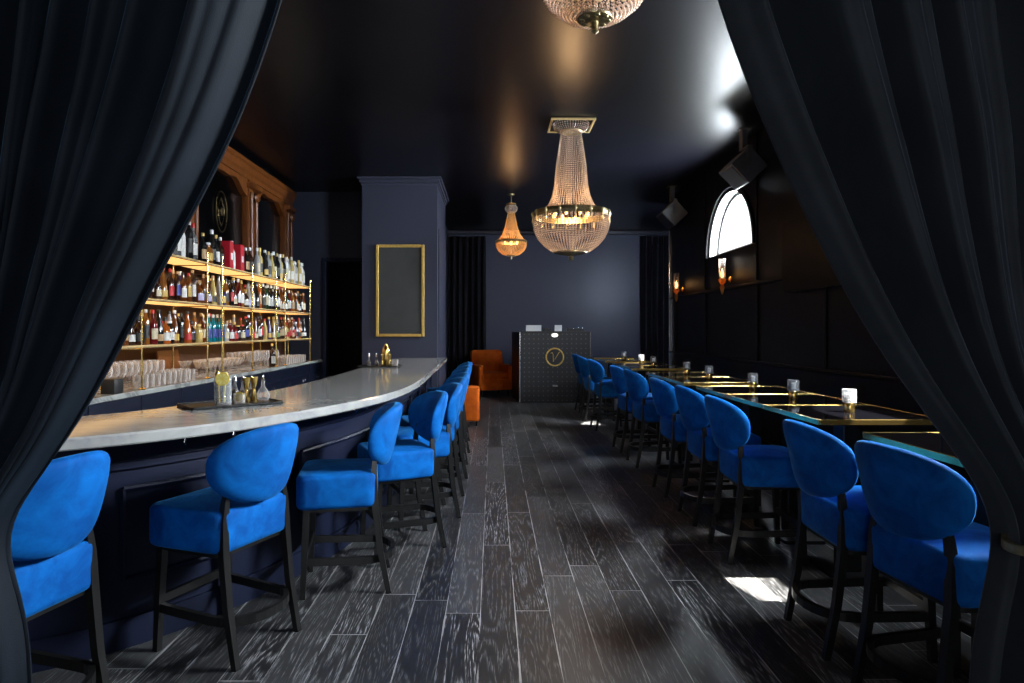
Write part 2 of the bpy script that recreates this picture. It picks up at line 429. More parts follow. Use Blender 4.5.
# right wall with semicircular windows
WR, SILL, TH = .785, 2.43, .18
WINS = (2.95, 8.54)
def right_wall():
    mb = MB(); bm = mb.bm
    def quad_strip(y0, y1, z0, z1):
        mb.box((XR+TH/2, (y0+y1)/2, (z0+z1)/2), (TH, y1-y0, z1-z0))
    Y0, Y1 = YF-.2, 11.38
    quad_strip(Y0, Y1, 0, SILL)
    prev = Y0; n = 28
    for wc in WINS:
        quad_strip(prev, wc-WR, SILL, ZC)
        for i in range(n):
            a0, a1 = PI-PI*i/n, PI-PI*(i+1)/n
            ya, za = wc+WR*math.cos(a0), SILL+WR*math.sin(a0)
            yb, zb = wc+WR*math.cos(a1), SILL+WR*math.sin(a1)
            A = [(XR, ya, za), (XR, yb, zb), (XR, yb, ZC), (XR, ya, ZC)]
            B = [(XR+TH, p[1], p[2]) for p in A]
            va = [bm.verts.new(p) for p in A]; vb = [bm.verts.new(p) for p in B]
            for f in ((va[0], va[1], va[2], va[3]), (vb[3], vb[2], vb[1], vb[0]), (va[0], vb[0], vb[1], va[1])): mb.face(f)
        prev = wc+WR
    quad_strip(prev, Y1, SILL, ZC)
    return mb
struct('wall_right', right_wall(), 'wall_right')
for k, wc in enumerate(WINS):
    w = empty('window_%d' % (k+1), (XR, wc, SILL)); w['kind'] = 'structure'
    n = 28
    arc = lambda r, x: [Vector((x, r*math.cos(PI*i/n), r*math.sin(PI*i/n))) for i in range(n+1)]
    rv = MB().strip([arc(WR-.004, .012), arc(WR-.004, TH-.01)])
    rv.box(((TH)/2, 0, .006), (TH-.02, 2*WR-.02, .012)); rv.build('reveal', 'white_reveal', w)
    fr = MB()
    fr.tube(arc(WR-.03, .14), .022, square=(1, 1), up=Vector((1, 0, 0)))
    fr.box((.14, 0, .03), (.045, 2*WR-.03, .045)); fr.build('window_frame', 'black_metal', w)
    g = MB(); vs = arc(WR-.04, .142); g.rings([vs, [v+Vector((.006, 0, 0)) for v in vs]]); g.build('glass', 'window_glass', w)
    tr = MB(); tr.tube(arc(WR+.07, -.012), .025, square=(1, .7), up=Vector((1, 0, 0))); tr.build('architrave', 'wall_right', w)
# panel mouldings on the right wall
mb = MB()
for z in (1.02, 1.95): mb.box((XR-.012, 7.2, z), (.03, 8.3, .035), bevel=.008)
for y in (4.5, 6.05, 7.6, 9.45, 11.0): mb.box((XR-.010, y, 1.48), (.022, .035, .9), bevel=.006)
for y in (7.62, 9.48): mb.box((XR-.010, y, 2.85), (.022, .035, 1.72), bevel=.006)
struct('trim_panelling', mb, 'wall_right')
struct('trim_corner', MB().box((XR-.012, 11.36, 1.9), (.03, .035, 3.0), bevel=.005), 'chrome')
struct('baseboard_right', MB().box((XR-.012, 4.2, .07), (.03, 14.2, .14), bevel=.006), 'wall_right')
struct('baseboard_back', MB().box((1.6, YB-.012, .07), (5.4, .03, .14), bevel=.006), 'wall_back')
struct('trim_back_cove', MB().box((1.6, YB-.05, ZC-.05), (5.4, .1, .1), bevel=.02), 'wall')

# ------------------------------------------------------------------ bar
def catmull(P, per=8):
    P = [Vector(p) for p in P]; out = []
    for i in range(len(P)-1):
        p0, p1, p2, p3 = P[max(i-1, 0)], P[i], P[i+1], P[min(i+2, len(P)-1)]
        for k in range(per):
            t = k/per
            out.append(.5*((2*p1)+(-p0+p2)*t+(2*p0-5*p1+4*p2-p3)*t*t+(-p0+3*p1-3*p2+p3)*t**3))
    out.append(P[-1]); return out
EDGE = catmull([(-2.55, 2.16), (-2.05, 2.30), (-1.62, 2.545), (-1.30, 2.86), (-1.06, 3.24), (-.86, 3.70), (-.70, 4.25), (-.625, 4.85), (-.61, 5.6), (-.635, 7.0), (-.66, 8.4), (-.69, 9.82)], 8)
def offset(path, d):
    out = []
    for i, p in enumerate(path):
        t = (path[min(i+1, len(path)-1)]-path[max(i-1, 0)]).normalized()
        out.append(p+Vector((-t.y, t.x))*d)      # to the left of travel = bartender side
    return out
ZB = .98
bar = empty('bar_counter', (-1.2, 6., 0), 0, 'long curved navy panelled bar under a pale marble top', 'bar')
O = Vector((-1.2, 6., 0))
def wall_sweep(path_out, path_in, z0, z1, mb=None):
    mb = mb or MB()
    rs = [[Vector((a.x, a.y, z0))-O, Vector((a.x, a.y, z1))-O, Vector((b.x, b.y, z1))-O, Vector((b.x, b.y, z0))-O] for a, b in zip(path_out, path_in)]
    return mb.rings(rs)
face = offset(EDGE, .25)
wall_sweep(face, offset(EDGE, .42), 0, ZB-.05).build('front_body', 'bar_navy', bar, angle=35)
wall_sweep(offset(EDGE, .232), offset(EDGE, .252), 0, .13).build('baseboard', 'bar_navy', bar, angle=35)
wall_sweep(offset(EDGE, .225), offset(EDGE, .252), ZB-.19, ZB-.16).build('top_rail', 'bar_navy', bar, angle=35)
# rectangular mouldings
arcl = [0]
for a, b in zip(face[:-1], face[1:]): arcl.append(arcl[-1]+(b-a).length)
def at_len(path, s):
    for i in range(len(arcl)-1):
        if arcl[i+1] >= s:
            t = (s-arcl[i])/(arcl[i+1]-arcl[i]); return path[i].lerp(path[i+1], t)
    return path[-1]
fo = offset(EDGE, .238)
total = arcl[-1]; npan = 8; pw = total/npan
for k in range(npan):
    s0, s1 = k*pw+.07, (k+1)*pw-.07
    n = 14; loop = []
    za, zb = .30, .70
    for i in range(n+1): p = at_len(fo, s0+(s1-s0)*i/n); loop.append(Vector((p.x, p.y, za))-O)
    for i in range(n+1): p = at_len(fo, s1+(s0-s1)*i/n); loop.append(Vector((p.x, p.y, zb))-O)
    pm = MB()
    pm.tube(loop[:n+1], .013, seg=6); pm.tube(loop[n+1:], .013, seg=6)
    pm.tube([loop[0], loop[-1]], .013, seg=6); pm.tube([loop[n], loop[n+1]], .013, seg=6)
    pm.build('panel_moulding', 'bar_navy', bar)
# marble top as its own thing
inn = offset(EDGE, .80)
inner_pts = catmull([(-2.62, 2.98), (-2.2, 3.05), (-1.86, 3.35), (-1.66, 3.9), (-1.52, 4.6), (-1.47, 5.4), (-1.46, 6.6), (-1.475, 8.2), (-1.5, 9.82)], 12)
def resample(P, n):
    d = [0]
    for a, b in zip(P[:-1], P[1:]): d.append(d[-1]+(b-a).length)
    out = []; j = 0
    for i in range(n):
        s = d[-1]*i/(n-1)
        while j < len(d)-2 and d[j+1] < s: j += 1
        t = (s-d[j])/max(d[j+1]-d[j], 1e-9); out.append(P[j].lerp(P[j+1], min(t, 1)))
    return out
eo, ei = resample(EDGE, 90), resample(inner_pts, 90)
mb = MB(); rs = []
for a, b in zip(eo, ei):
    d = (b-a).normalized()
    def q(p, z, k): return Vector((p.x+d.x*k, p.y+d.y*k, z))-O
    rs.append([q(a, ZB-.05, .006), q(a, ZB-.044, 0), q(a, ZB-.008, 0), q(a, ZB, .008), q(b, ZB, 0), q(b, ZB-.05, 0)])
mb.rings(rs)
top = mb.build('marble_countertop', 'marble', None, angle=35); top.location = O
tag(top, 'pale grey veined marble slab along the top of the curved bar', 'bar top')
# bag hooks under the lip
for k, (s, lab) in enumerate(((.17, 'first'), (.20, 'second'), (.325, 'third'), (.345, 'fourth'))):
    p = resample(offset(EDGE, .16), 200)[int(s*199)]
    hk = MB(); hk.tube([(0, 0, 0), (0, 0, -.02), (.004, 0, -.045), (.018, 0, -.052), (.03, 0, -.042), (.032, 0, -.03)], .005, 6)
    h = hk.build('bag_hook', 'chrome'); h.location = (p.x, p.y, ZB-.049); h.rotation_euler = (0, 0, -1.0)
    tag(h, 'small chrome bag hook under the marble lip, %s from the left curtain' % lab, 'hook', 'bag hooks under the bar')

# ------------------------------------------------------------------ bar stools
def leg_mb(path, w0, w1):
    n = len(path); return MB().tube(path, [w0+(w1-w0)*i/(n-1) for i in range(n)], square=(1, 1), up=Vector((0, 1, 0)))
def backrest():
    a, b = .252, .168; zc = .822
    def outline(k):
        pts = []
        for i in range(40):
            t = 2*PI*i/40; e = .84
            c, s = math.cos(t), math.sin(t)
            x = a*math.copysign(abs(c)**e, c); z = b*math.copysign(abs(s)**e, s)
            x *= 1+.10*(z/b)
            pts.append((x*k, z*k))
        return pts
    th = .036
    def place(x, z, off):
        y = -.318+1.75*x*x-.24*z-off
        return Vector((x, y, zc+z))
    rs = []
    prof = [(.02, th*1.0), (.3, th*.99), (.6, th*.96), (.82, th*.88), (.93, th*.72), (.985, th*.42), (1., 0)]
    for k, o in prof: rs.append([place(x, z, o) for x, z in outline(k)])
    for k, o in reversed(prof[:-1]): rs.append([place(x, z, -o) for x, z in outline(k)])
    return MB().rings(rs)
def make_stool():
    r = empty('bar_stool', (0, 0, 0))
    out = [(x, y-.035) for x, y in rrect(.46, .42, .06, 6, .10)]
    MB().slab(out, .465, .645, .028, .018, 4).build('seat', 'blue', r, angle=60)
    backrest().build('backrest', 'blue', r, angle=80)
    for sx in (-1, 1):
        MB().tube([(sx*.185, .120, .48), (sx*.192, .130, .25), (sx*.197, .140, 0)], [.017, .016, .0135], square=(1, 1), up=Vector((0, 1, 0))).build('leg', 'black_wood', r, smooth=False)
        MB().tube([(sx*.160, -.232, .76), (sx*.172, -.226, .68), (sx*.184, -.226, .6), (sx*.188, -.232, .46), (sx*.188, -.256, .24), (sx*.19, -.302, 0)], [.009, .013, .0155, .0165, .0155, .013], square=(1, 1), up=Vector((0, 1, 0))).build('leg', 'black_wood', r, smooth=False)
    MB().tube([(-.19, .130, .225), (.19, .130, .225)], 1, square=(.011, .018)).build('footrest', 'black_wood', r, smooth=False)
    pts = [(-.192, .13, .19), (-.19, .0, .185), (-.186, -.16, .18)]
    for i in range(1, 12):
        t = PI*i/12; pts.append((-.186*math.cos(t), -.16-.17*math.sin(t)**.8, .18))
    pts += [(.186, -.16, .18), (.19, 0, .185), (.192, .13, .19)]
    MB().tube(pts, 1, square=(.011, .019)).build('stretcher', 'black_wood', r, smooth=False)
    MB().slab([(x, y-.035) for x, y in rrect(.40, .37, .04, 4)], .447, .475).build('seat_frame', 'black_wood', r)
    return r
stool0 = make_stool(); used = [0]
def put_stool(x, y, fx, fy, label, group):
    """x,y: midpoint of the rear feet; (fx,fy): facing direction"""
    o = stool0 if used[0] == 0 else copy_tree(stool0); used[0] += 1
    f = Vector((fx, fy)).normalized()
    o.location = (x+f.x*.30, y+f.y*.30, 0); o.rotation_euler = (0, 0, math.atan2(-f.x, f.y))
    tag(o, label, 'bar stool', group)
    return o
gl = 'blue bar stools along the marble bar'; gr = 'blue bar stools along the high tables'
left = [(-1.43, 2.16, -.97, .22), (-.985, 2.85, -.92, .39), (-.59, 3.65, -.985, -.17), (-.395, 4.36, -.91, -.41), (-.325, 5.02, -.93, -.36),
        (-.315, 5.66, -.95, -.30), (-.315, 6.30, -.94, -.33), (-.325, 6.94, -.96, -.27), (-.335, 7.58, -.95, -.3), (-.35, 8.40, -.97, -.22)]
for i, (x, y, fx, fy) in enumerate(left):
    lab = ('blue velvet bar stool at the bar, partly hidden behind the left curtain' if i == 0 else
           'blue velvet bar stool at the bar, its whole round back seen from behind' if i == 1 else
           'blue velvet bar stool at the bar turned side-on, its back seen edge-on' if i == 2 else
           'blue velvet bar stool, last of the bar row beside the column' if i == 9 else
           'blue velvet bar stool at the marble bar, %s from the left curtain' % ordinal(i+1))
    put_stool(x, y, fx, fy, lab, gl)
right = [(1.455, 2.37, .978, .13), (1.42, 2.95, .999, -.02), (1.42, 4.08, .999, -.03), (1.44, 4.83, .999, .0), (1.44, 5.62, .999, .02),
         (1.455, 6.80, .99, .05), (1.45, 7.60, .99, .05), (1.42, 9.20, .99, .05), (1.41, 10.2, .99, .05), (1.45, 11.2, .99, .05)]
for i, (x, y, fx, fy) in enumerate(right):
    lab = ('blue velvet bar stool half hidden by the right curtain, closest to it' if i == 0 else
           'blue velvet bar stool at the last high table, beside the studded booth' if i == 9 else
           'blue velvet bar stool at the black high tables, %s from the right curtain' % ordinal(i+1))
    put_stool(x, y, fx, fy, lab, gr)

# ------------------------------------------------------------------ high tables and candle holders
def make_table(dep):
    t = empty('high_table', (0, 0, 0))
    MB().box((0, 0, .917), (.66, dep-.012, .022), bevel=.002).build('tabletop', 'table_black', t, smooth=False)
    rim = MB(); w, d = .68, dep
    for s in (-1, 1):
        rim.box((s*(w/2-.005), 0, .915), (.010, d, .030), bevel=.002); rim.box((0, s*(d/2-.003), .915), (w-.02, .006, .030), bevel=.002)
    rim.build('brass_rim', 'brass', t, smooth=False)
    MB().box((0, 0, .895), (.5, dep*.72, .02)).build('support_frame', 'black_metal', t, smooth=False)
    MB().box((0, 0, .455), (.11, .11, .87), bevel=.01).build('pedestal', 'black_metal', t, smooth=False)
    MB().slab(rrect(.28, .40, .03, 3), 0, .022).build('base_plate', 'black_metal', t)
    return t
tabs = [(2.66, .68), (3.75, .68), (4.44, .68), (5.13, .68), (6.17, .70), (6.88, .70), (8.32, .66), (8.99, .66), (10.18, .66), (11.3, .66)]
gt = 'brass-rimmed high tables'
tpos = []
for i, (y, d) in enumerate(tabs):
    t = make_table(d); t.location = (2.045, y, 0)
    lab = ('black gloss high table with brass rim, partly behind the right curtain' if i == 0 else
           'black gloss high table with brass rim, last one beyond the wall lamps' if i == 9 else
           'black gloss high table with brass rim, %s along from the right curtain' % ordinal(i+1))
    tag(t, lab, 'table', gt); tpos.append(t)
def make_candle():
    c = empty('candle_holder', (0, 0, 0))
    b = MB(); b.lathe([(.027, 0), (.029, .004), (.029, .052), (.026, .056)], 20); b.build('brass_base', 'brass', c)
    g = MB()
    g.slab(rrect(.060, .060, .010, 3), .056, .066)
    o1, i1 = rrect(.060, .060, .010, 3), rrect(.046, .046, .008, 3)
    rs = [[Vector((x, y, z)) for x, y in pts] for pts, z in ((o1, .066), (o1, .132), (i1, .132), (i1, .070))]
    g.rings(rs, True, False, True); g.build('glass_cup', 'cut_glass', c)
    MB().lathe([(.017, .071), (.017, .108), (.014, .110)], 14).build('candle', 'white', c)
    return c
candle0 = make_candle()
for i, k in enumerate((1, 2, 3, 4, 5, 6, 7, 8)):
    c = candle0 if i == 0 else copy_tree(candle0)
    c.location = (2.05, tabs[k][0]+(.0 if k > 1 else -.01), .9281)
    c.rotation_euler = (0, 0, .05*i)
    tag(c, 'square glass candle holder with brass base, %s from the right curtain' % ordinal(i+1), 'candle holder', 'candle holders on the high tables')

# ------------------------------------------------------------------ velvet curtains in the foreground
def interp(pts, z):
    pts = sorted(pts)
    if z <= pts[0][0]: return pts[0][1]
    for (a, va), (b, vb) in zip(pts[:-1], pts[1:]):
        if z <= b:
            t = (z-a)/(b-a); return va+(vb-va)*t
    return pts[-1][1]
def smooth_tab(pts, n=140, zmax=3.68):
    tab = [interp(pts, zmax*i/n) for i in range(n+1)]
    for _ in range(14):
        tab = [tab[0]]+[(tab[i-1]+2*tab[i]+tab[i+1])/4 for i in range(1, n)]+[tab[-1]]
    return tab
def curtain(sign, inner, outer, ztie, folds, seed, label):
    R = random.Random(seed); n, m = 140, 300
    ti, to = smooth_tab(inner), smooth_tab(outer)
    ti = [x+(.026*sign if sign < 0 else .016)+(.034 if sign < 0 else .036)*sign*math.exp(-((3.68*i/n-ztie)/(.16 if sign < 0 else .3))**2) for i, x in enumerate(ti)]
    ph = [R.uniform(0, 6.28) for _ in range(6)]
    grid = []
    for i in range(n+1):
        z = max(.012, 3.68*i/n); row = []
        pinch = math.exp(-((z-ztie)/.22)**2)
        w = abs(to[i]-ti[i])
        amp = (.040+.070*min(1., max(0, (z-ztie))/1.1))*(1-.35*pinch)
        for j in range(m+1):
            u = j/m
            uw = u+.035*math.sin(2*PI*u*2+ph[0])
            p = 2*PI*folds*max(uw+.04, 0)**.82+.35*math.sin(z*1.3+ph[1]+5*u)
            s = math.sin(p); f = math.copysign(abs(s)**.85, s)
            f = f*(.72+.28*math.sin(4.1*u*PI+ph[2]))+.24*math.sin(2*p+ph[3]+.8*z)+.05*math.sin(5*p+ph[4]+1.7*z)
            x = ti[i]+(to[i]-ti[i])*u + .010*math.cos(p)*math.sin(PI*u)
            roll = -.05*math.exp(-u*22)          # leading edge curls back into the room
            y = 1.30+amp*f*min(1, .25+u*9)-roll+.05*pinch*math.cos(PI*(u-.5)*1.2)*-1
            row.append(Vector((x, y, z)))
        grid.append(row)
    mb = MB().strip(grid)
    o = mb.build('velvet_curtain', 'curtain' if sign < 0 else 'curtain_grey', None, angle=180)
    sd = o.modifiers.new('thickness', 'SOLIDIFY'); sd.thickness = .006
    tag(o, label, 'curtain')
    # tieback
    it = int(round(ztie/3.68*n)); xa, xb = ti[it], to[it]
    cx, hw = (xa+xb)/2, abs(xb-xa)/2+.012
    loop = []
    for k in range(36):
        a = 2*PI*k/36
        loop.append((cx+hw*math.cos(a), 1.285+.088*math.sin(a), ztie+.03*math.cos(a)*-sign*-1))
    tb = MB(); tb.tube(loop, 1, closed=True, square=(.006, .009)); tb.build('tieback', 'old_brass', o)
    return o
curtain(-1, [(0, -.915), (.69, -.932), (.82, -.938), (.98, -.980), (1.12, -.886), (1.29, -.786), (1.48, -.686), (1.65, -.592), (1.84, -.500), (2.06, -.424), (2.6, -.29), (3.68, -.12)],
        [(0, -1.42), (.8, -1.34), (.98, -1.27), (1.3, -1.42), (1.8, -1.72), (3.68, -2.1)], .98, 9.2, 3, 'dark blue velvet curtain tied back at the left edge, beside the bar')
curtain(1, [(0, .98), (.69, .955), (.82, .964), (1.0, 1.010), (1.15, .914), (1.29, .814), (1.46, .714), (1.66, .614), (1.86, .524), (2.06, .450), (2.6, .31), (3.68, .13)],
        [(0, 1.5), (.8, 1.42), (1.0, 1.30), (1.3, 1.45), (1.8, 1.75), (3.68, 2.1)], 1.0, 7.6, 11, 'charcoal velvet curtain tied back at the right edge, before the high tables')

# ------------------------------------------------------------------ back bar: cabinets, counter, shelving, bottles
XS = -2.75; ZCT = .932
yc0, yc1 = 3.75, 10.40
cw = (yc1-yc0)/10
cabs = 0
for k in range(10):
    y = yc0+cw*(k+.5)
    cb = empty('base_cabinet', (-3.06, y, 0), 0, 'navy base cabinet under the back counter, %s from the doorway' % ordinal(10-k), 'cabinet', 'base cabinets behind the bar')
    MB().box((0, 0, .46), (.60, cw-.004, .86)).build('carcass', 'cabinet', cb, smooth=False)
    MB().box((.305, 0, .82), (.014, cw-.012, .13), bevel=.003).build('drawer', 'cabinet', cb, smooth=False)
    for s in (-1, 1):
        d = MB().box((.305, s*cw/4, .40), (.016, cw/2-.010, .68), bevel=.003).build('door', 'cabinet', cb, smooth=False)
        MB().tube([(.313, s*.045-.0, .70), (.335, s*.045, .70), (.335, s*.045, .66), (.313, s*.045, .66)], .005, 6).build('handle', 'chrome', d)
ct = MB().box((-3.07, (yc0+yc1)/2, ZCT-.02), (.67, yc1-yc0+.04, .04), bevel=.004).build('back_counter', 'counter', None, smooth=False)
tag(ct, 'grey stone counter running under the bottle shelves', 'counter')
struct('wall_backing', MB().box((-3.36, 7.1, 1.47), (.095, 6.6, 1.06)), 'brown_panel')

sh = empty('bottle_shelving', (-3.0, 7.4, ZCT), 0, 'long brass shelf rack with glowing shelves behind the bar', 'shelving')
SO = Vector((-3.0, 7.4, ZCT))
SHZ = (1.28, 1.655, 2.05)
PY = [3.92, 5.09, 6.26, 7.43, 8.60, 9.77]
for y in PY+[6.60, 8.24]:
    for x in ((XS, -3.08) if y in PY else (XS,)):
        p = MB(); p.tube([Vector((x, y, ZCT+.001))-SO, Vector((x, y, 2.13))-SO], .0085, 10)
        p.lathe([(.0, -.0), (.026, 0), (.026, .008), (.012, .016)], 12, Vector((x, y, ZCT+.001))-SO)
        p.lathe([(.013, 0), (.013, .012), (.004, .022)], 10, Vector((x, y, 2.13))-SO)
        p.build('post', 'brass', sh)
for k, z in enumerate(SHZ):
    s = MB().box(Vector((-2.915, (PY[0]+PY[-1])/2, z-.009))-SO, (.35, PY[-1]-PY[0]+.06, .018), bevel=.002).build('shelf_board', 'shelf', sh, smooth=False)
    e = MB()
    for x in (XS, -3.08): e.tube([Vector((x, PY[0]-.05, z-.012))-SO, Vector((x, PY[-1]+.06, z-.012))-SO], .0105, 8)
    for y in PY: e.tube([Vector((XS, y, z-.026))-SO, Vector((-3.08, y, z-.026))-SO], .008, 8)
    e.build('shelf_rail', 'brass', s)
    MB().box(Vector((-2.915, (PY[0]+PY[-1])/2, z-.021))-SO, (.29, PY[-1]-PY[0]-.03, .005)).build('light_panel', 'led', s, smooth=False)

# bottle kinds: (profile of body, cap radius/heights, label z range / radius)
KINDS = {
 'round': ([(.0, 0), (.036, 0), (.039, .006), (.039, .165), (.034, .19), (.016, .215), (.0135, .235), (.0135, .27)], .0155, .262, .295, .045, .135, .0396),
 'tall':  ([(.0, 0), (.034, 0), (.037, .006), (.037, .19), (.031, .215), (.0145, .245), (.0135, .31)], .0155, .285, .325, .05, .15, .0376),
 'squat': ([(.0, 0), (.044, 0), (.047, .006), (.047, .11), (.042, .14), (.018, .17), (.015, .19), (.015, .212)], .019, .205, .238, .03, .10, .0476),
 'sloped':([(.0, 0), (.038, 0), (.041, .006), (.040, .10), (.031, .17), (.019, .23), (.0145, .27), (.0145, .295)], .017, .285, .315, .03, .09, .0418),
 'slim':  ([(.0, 0), (.030, 0), (.032, .006), (.032, .21), (.026, .235), (.013, .255), (.012, .29)], .0145, .28, .31, .06, .17, .0326),
 'jar':   ([(.0, 0), (.038, 0), (.042, .008), (.042, .13), (.036, .15), (.022, .16), (.022, .185)], .026, .18, .20, .035, .105, .0426),
}
BCOL = {
 'amber': (.13, .032, .005), 'dark brown': (.028, .010, .005), 'near-black': (.006, .006, .006), 'clear': (.80, .80, .78), 'deep red': (.10, .004, .006),
 'green': (.012, .06, .02), 'teal': (.0, .20, .26), 'pale gold': (.60, .45, .16), 'honey': (.22, .075, .012), 'orange': (.35, .08, .01), 'violet': (.03, .02, .10), 'white': (.72, .70, .68), 'silver': (.55, .55, .55)}
LCOL = {'cream': (.52, .44, .29), 'white': (.58, .57, .54), 'red': (.45, .012, .015), 'black': (.012, .012, .012), 'gold': (.55, .36, .08), 'blue': (.03, .05, .28), 'tan': (.42, .26, .12), 'lilac': (.42, .38, .60), 'green': (.16, .28, .10)}
CCOL = {'black': (.01, .01, .01), 'red': (.42, .015, .015), 'gold': (.6, .42, .12), 'silver': (.6, .6, .6), 'cork': (.45, .28, .13), 'white': (.7, .7, .7)}
bm_cache = {}
def bottle_mat(c):
    k = 'bottle '+c
    if k not in M:
        col = BCOL[c]
        t = {'clear': .6, 'pale gold': .3, 'honey': .2, 'amber': .2, 'teal': .25, 'green': .2}.get(c, .08)
        M[k] = simple(k, col, .10, .0 if c != 'silver' else .8, .6, noise=.12, nscale=15, Transmission_Weight=t)
    return M[k]
def flat_mat(pre, c, tabl):
    k = pre+' '+c
    if k not in M: M[k] = simple(k, tabl[c], .5, noise=.12, nscale=60)
    return M[k]
def bottle(kind, col, lab, cap, x, y, z, rz, label, group, sc=1.):
    prof, cr, c0, c1, l0, l1, lr = KINDS[kind]
    key = (kind, col)
    if key not in bm_cache:
        me_o = MB().lathe(prof, 16).build('bottle', bottle_mat(col), None, angle=50)
        bm_cache[key] = me_o.data; bpy.data.objects.remove(me_o)
    o = bpy.data.objects.new('bottle', bm_cache[key]); C.objects.link(o)
    k2 = ('cap', kind, cap)
    if k2 not in bm_cache:
        q = MB().lathe([(cr, c0), (cr, c1-.004), (cr-.003, c1)], 12).build('cap', flat_mat('cap', cap, CCOL), None, angle=50)
        bm_cache[k2] = q.data; bpy.data.objects.remove(q)
    c = bpy.data.objects.new('cap', bm_cache[k2]); C.objects.link(c); c.parent = o
    k3 = ('label', kind, lab)
    if k3 not in bm_cache:
        mb = MB(); n = 12
        mb.strip([[Vector((lr*math.cos(a), lr*math.sin(a), zz)) for a in [-1.15+2.3*i/n for i in range(n+1)]] for zz in (l0, l1)])
        q = mb.build('label', flat_mat('label', lab, LCOL), None); bm_cache[k3] = q.data; bpy.data.objects.remove(q)
    l = bpy.data.objects.new('label', bm_cache[k3]); C.objects.link(l); l.parent = o
    o.location = (x, y, z); o.rotation_euler = (0, 0, rz); o.scale = (sc, sc, sc)
    tag(o, label, 'bottle', group)
    return o
R = random.Random(21)
def pick(w): 
    ks = list(w); return R.choices(ks, [w[k] for k in ks])[0]
WB = {'amber': 3, 'dark brown': 4, 'near-black': 2.5, 'clear': 2.2, 'deep red': 1.6, 'green': .9, 'honey': 2, 'orange': .6, 'pale gold': .8, 'violet': .6}
WL = {'cream': 4, 'white': 2.6, 'red': 1.4, 'black': 2.6, 'gold': 1, 'blue': .8, 'tan': 1, 'lilac': .6, 'green': .3}
WC = {'black': 3, 'red': 1.3, 'gold': 1.5, 'silver': 1.5, 'cork': 1.5, 'white': .8}
names = {1.28: 'lowest glowing shelf', 1.655: 'middle glowing shelf', 2.05: 'top glowing shelf'}
hts = {1.28: .33, 1.655: .35, 2.05: .5}
used_lab = set()
for z, ystart in ((1.28, 4.80), (1.655, 5.1)):
    for row, x in (('front', -2.825), ('back', -2.98)):
        y = 9.66; k = 0
        while y > ystart:
            k += 1
            kinds = ['round', 'sloped', 'squat', 'slim', 'jar'] if z < 1.5 else ['round', 'tall', 'sloped', 'slim', 'squat']
            kd = R.choice(kinds); cl, lb, cp = pick(WB), pick(WL), pick(WC); sc = R.uniform(.86, 1.0)
            if 6.32 < y < 6.72 and z < 1.5: pass
            if z < 1.5 and row == 'front' and 6.38 < y < 6.82: kd, cl, lb, cp, sc = 'tall', 'teal', 'blue', 'silver', .86
            if z > 1.5 and row == 'front' and 8.15 < y < 8.5: kd, cl, lb, cp, sc = 'tall', 'near-black', 'white', 'silver', .98
            h = KINDS[kd][3]
            if h*sc > hts[z]-.035: sc = (hts[z]-.035)/h
            if not any(abs(y-p) < .058 for p in PY) or row == 'front' or True:
                lab = '%s bottle with %s label and %s cap, %s from doorway, %s row, %s shelf' % (cl, lb, cp, ordinal(k), row, names[z].split()[0])
                w = lab.split()
                if len(w) > 16: lab = '%s bottle, %s label, %s cap, %s from doorway, %s row, %s shelf' % (cl, lb, cp, ordinal(k), row, names[z].split()[0])
                bottle(kd, cl, lb, cp, x+R.uniform(-.012, .012), y, z+.0002, R.uniform(-.6, .1), lab, 'bottles on the '+names[z], sc)
            y -= (.101 if row == 'front' else .16)+R.uniform(0, .012)
# top shelf: clusters that stand against the dark mirrors
zt = 2.05; k = 0
clusters = [  # (y0, y1, step, kinds, colours, labels, caps)
 (9.66, 8.85, .088, ['tall', 'slim'], ['clear', 'white', 'pale gold', 'clear'], ['white', 'cream'], ['white', 'silver', 'gold']),
 (8.78, 7.84, .092, ['tall', 'tall', 'sloped'], ['near-black', 'pale gold', 'clear', 'near-black'], ['black', 'cream', 'gold'], ['silver', 'white', 'gold']),
 (7.60, 7.42, .11, ['round'], ['dark brown', 'near-black'], ['black', 'tan'], ['white', 'gold']),
 (6.78, 6.30, .10, ['round', 'tall', 'tall', 'jar', 'round'], ['dark brown', 'near-black', 'near-black', 'honey', 'near-black'], ['black', 'white', 'black', 'gold', 'tan'], ['silver', 'white', 'gold']),
 (6.14, 5.40, .10, ['tall', 'slim', 'tall'], ['silver', 'near-black', 'white', 'silver'], ['white', 'black', 'white'], ['silver', 'silver', 'red'])]
for y0, y1, st, kd, cc, ll, cp in clusters:
    y = y0; j = 0
    while y > y1:
        k += 1; kk, c_, l_, p_ = kd[j % len(kd)], cc[j % len(cc)], ll[j % len(ll)], cp[(j+k) % len(cp)]
        bottle(kk, c_, l_, p_, -2.84+R.uniform(-.02, .02), y, zt+.0002, R.uniform(-.6, .1), '%s bottle with %s label and %s cap, %s from doorway, top shelf' % (c_, l_, p_, ordinal(k)), 'bottles on the top glowing shelf', R.uniform(1.0, 1.16))
        j += 1; y -= st
bottle('tall', 'white', 'white', 'white', -2.86, 7.12, zt+.0002, 0, 'white bottle standing between two red cartons on the top shelf', 'bottles on the top glowing shelf', 1.0)
for y, w in ((7.27, 'right'), (6.97, 'left')):
    b = empty('gift_carton', (-2.85, y, zt+.0002), 0, 'tall red gift carton on the top shelf, to the %s of the white bottle' % w, 'carton', 'red cartons on the top shelf')
    cm = simple('red_carton_'+w, (.42, .008, .02), .45, noise=.1)
    MB().box((0, 0, .15), (.10, .10, .30), bevel=.003).build('carton_body', cm, b, smooth=False)
    MB().box((.0505, 0, .14), (.002, .05, .07)).build('printed_panel', 'white', b, smooth=False)
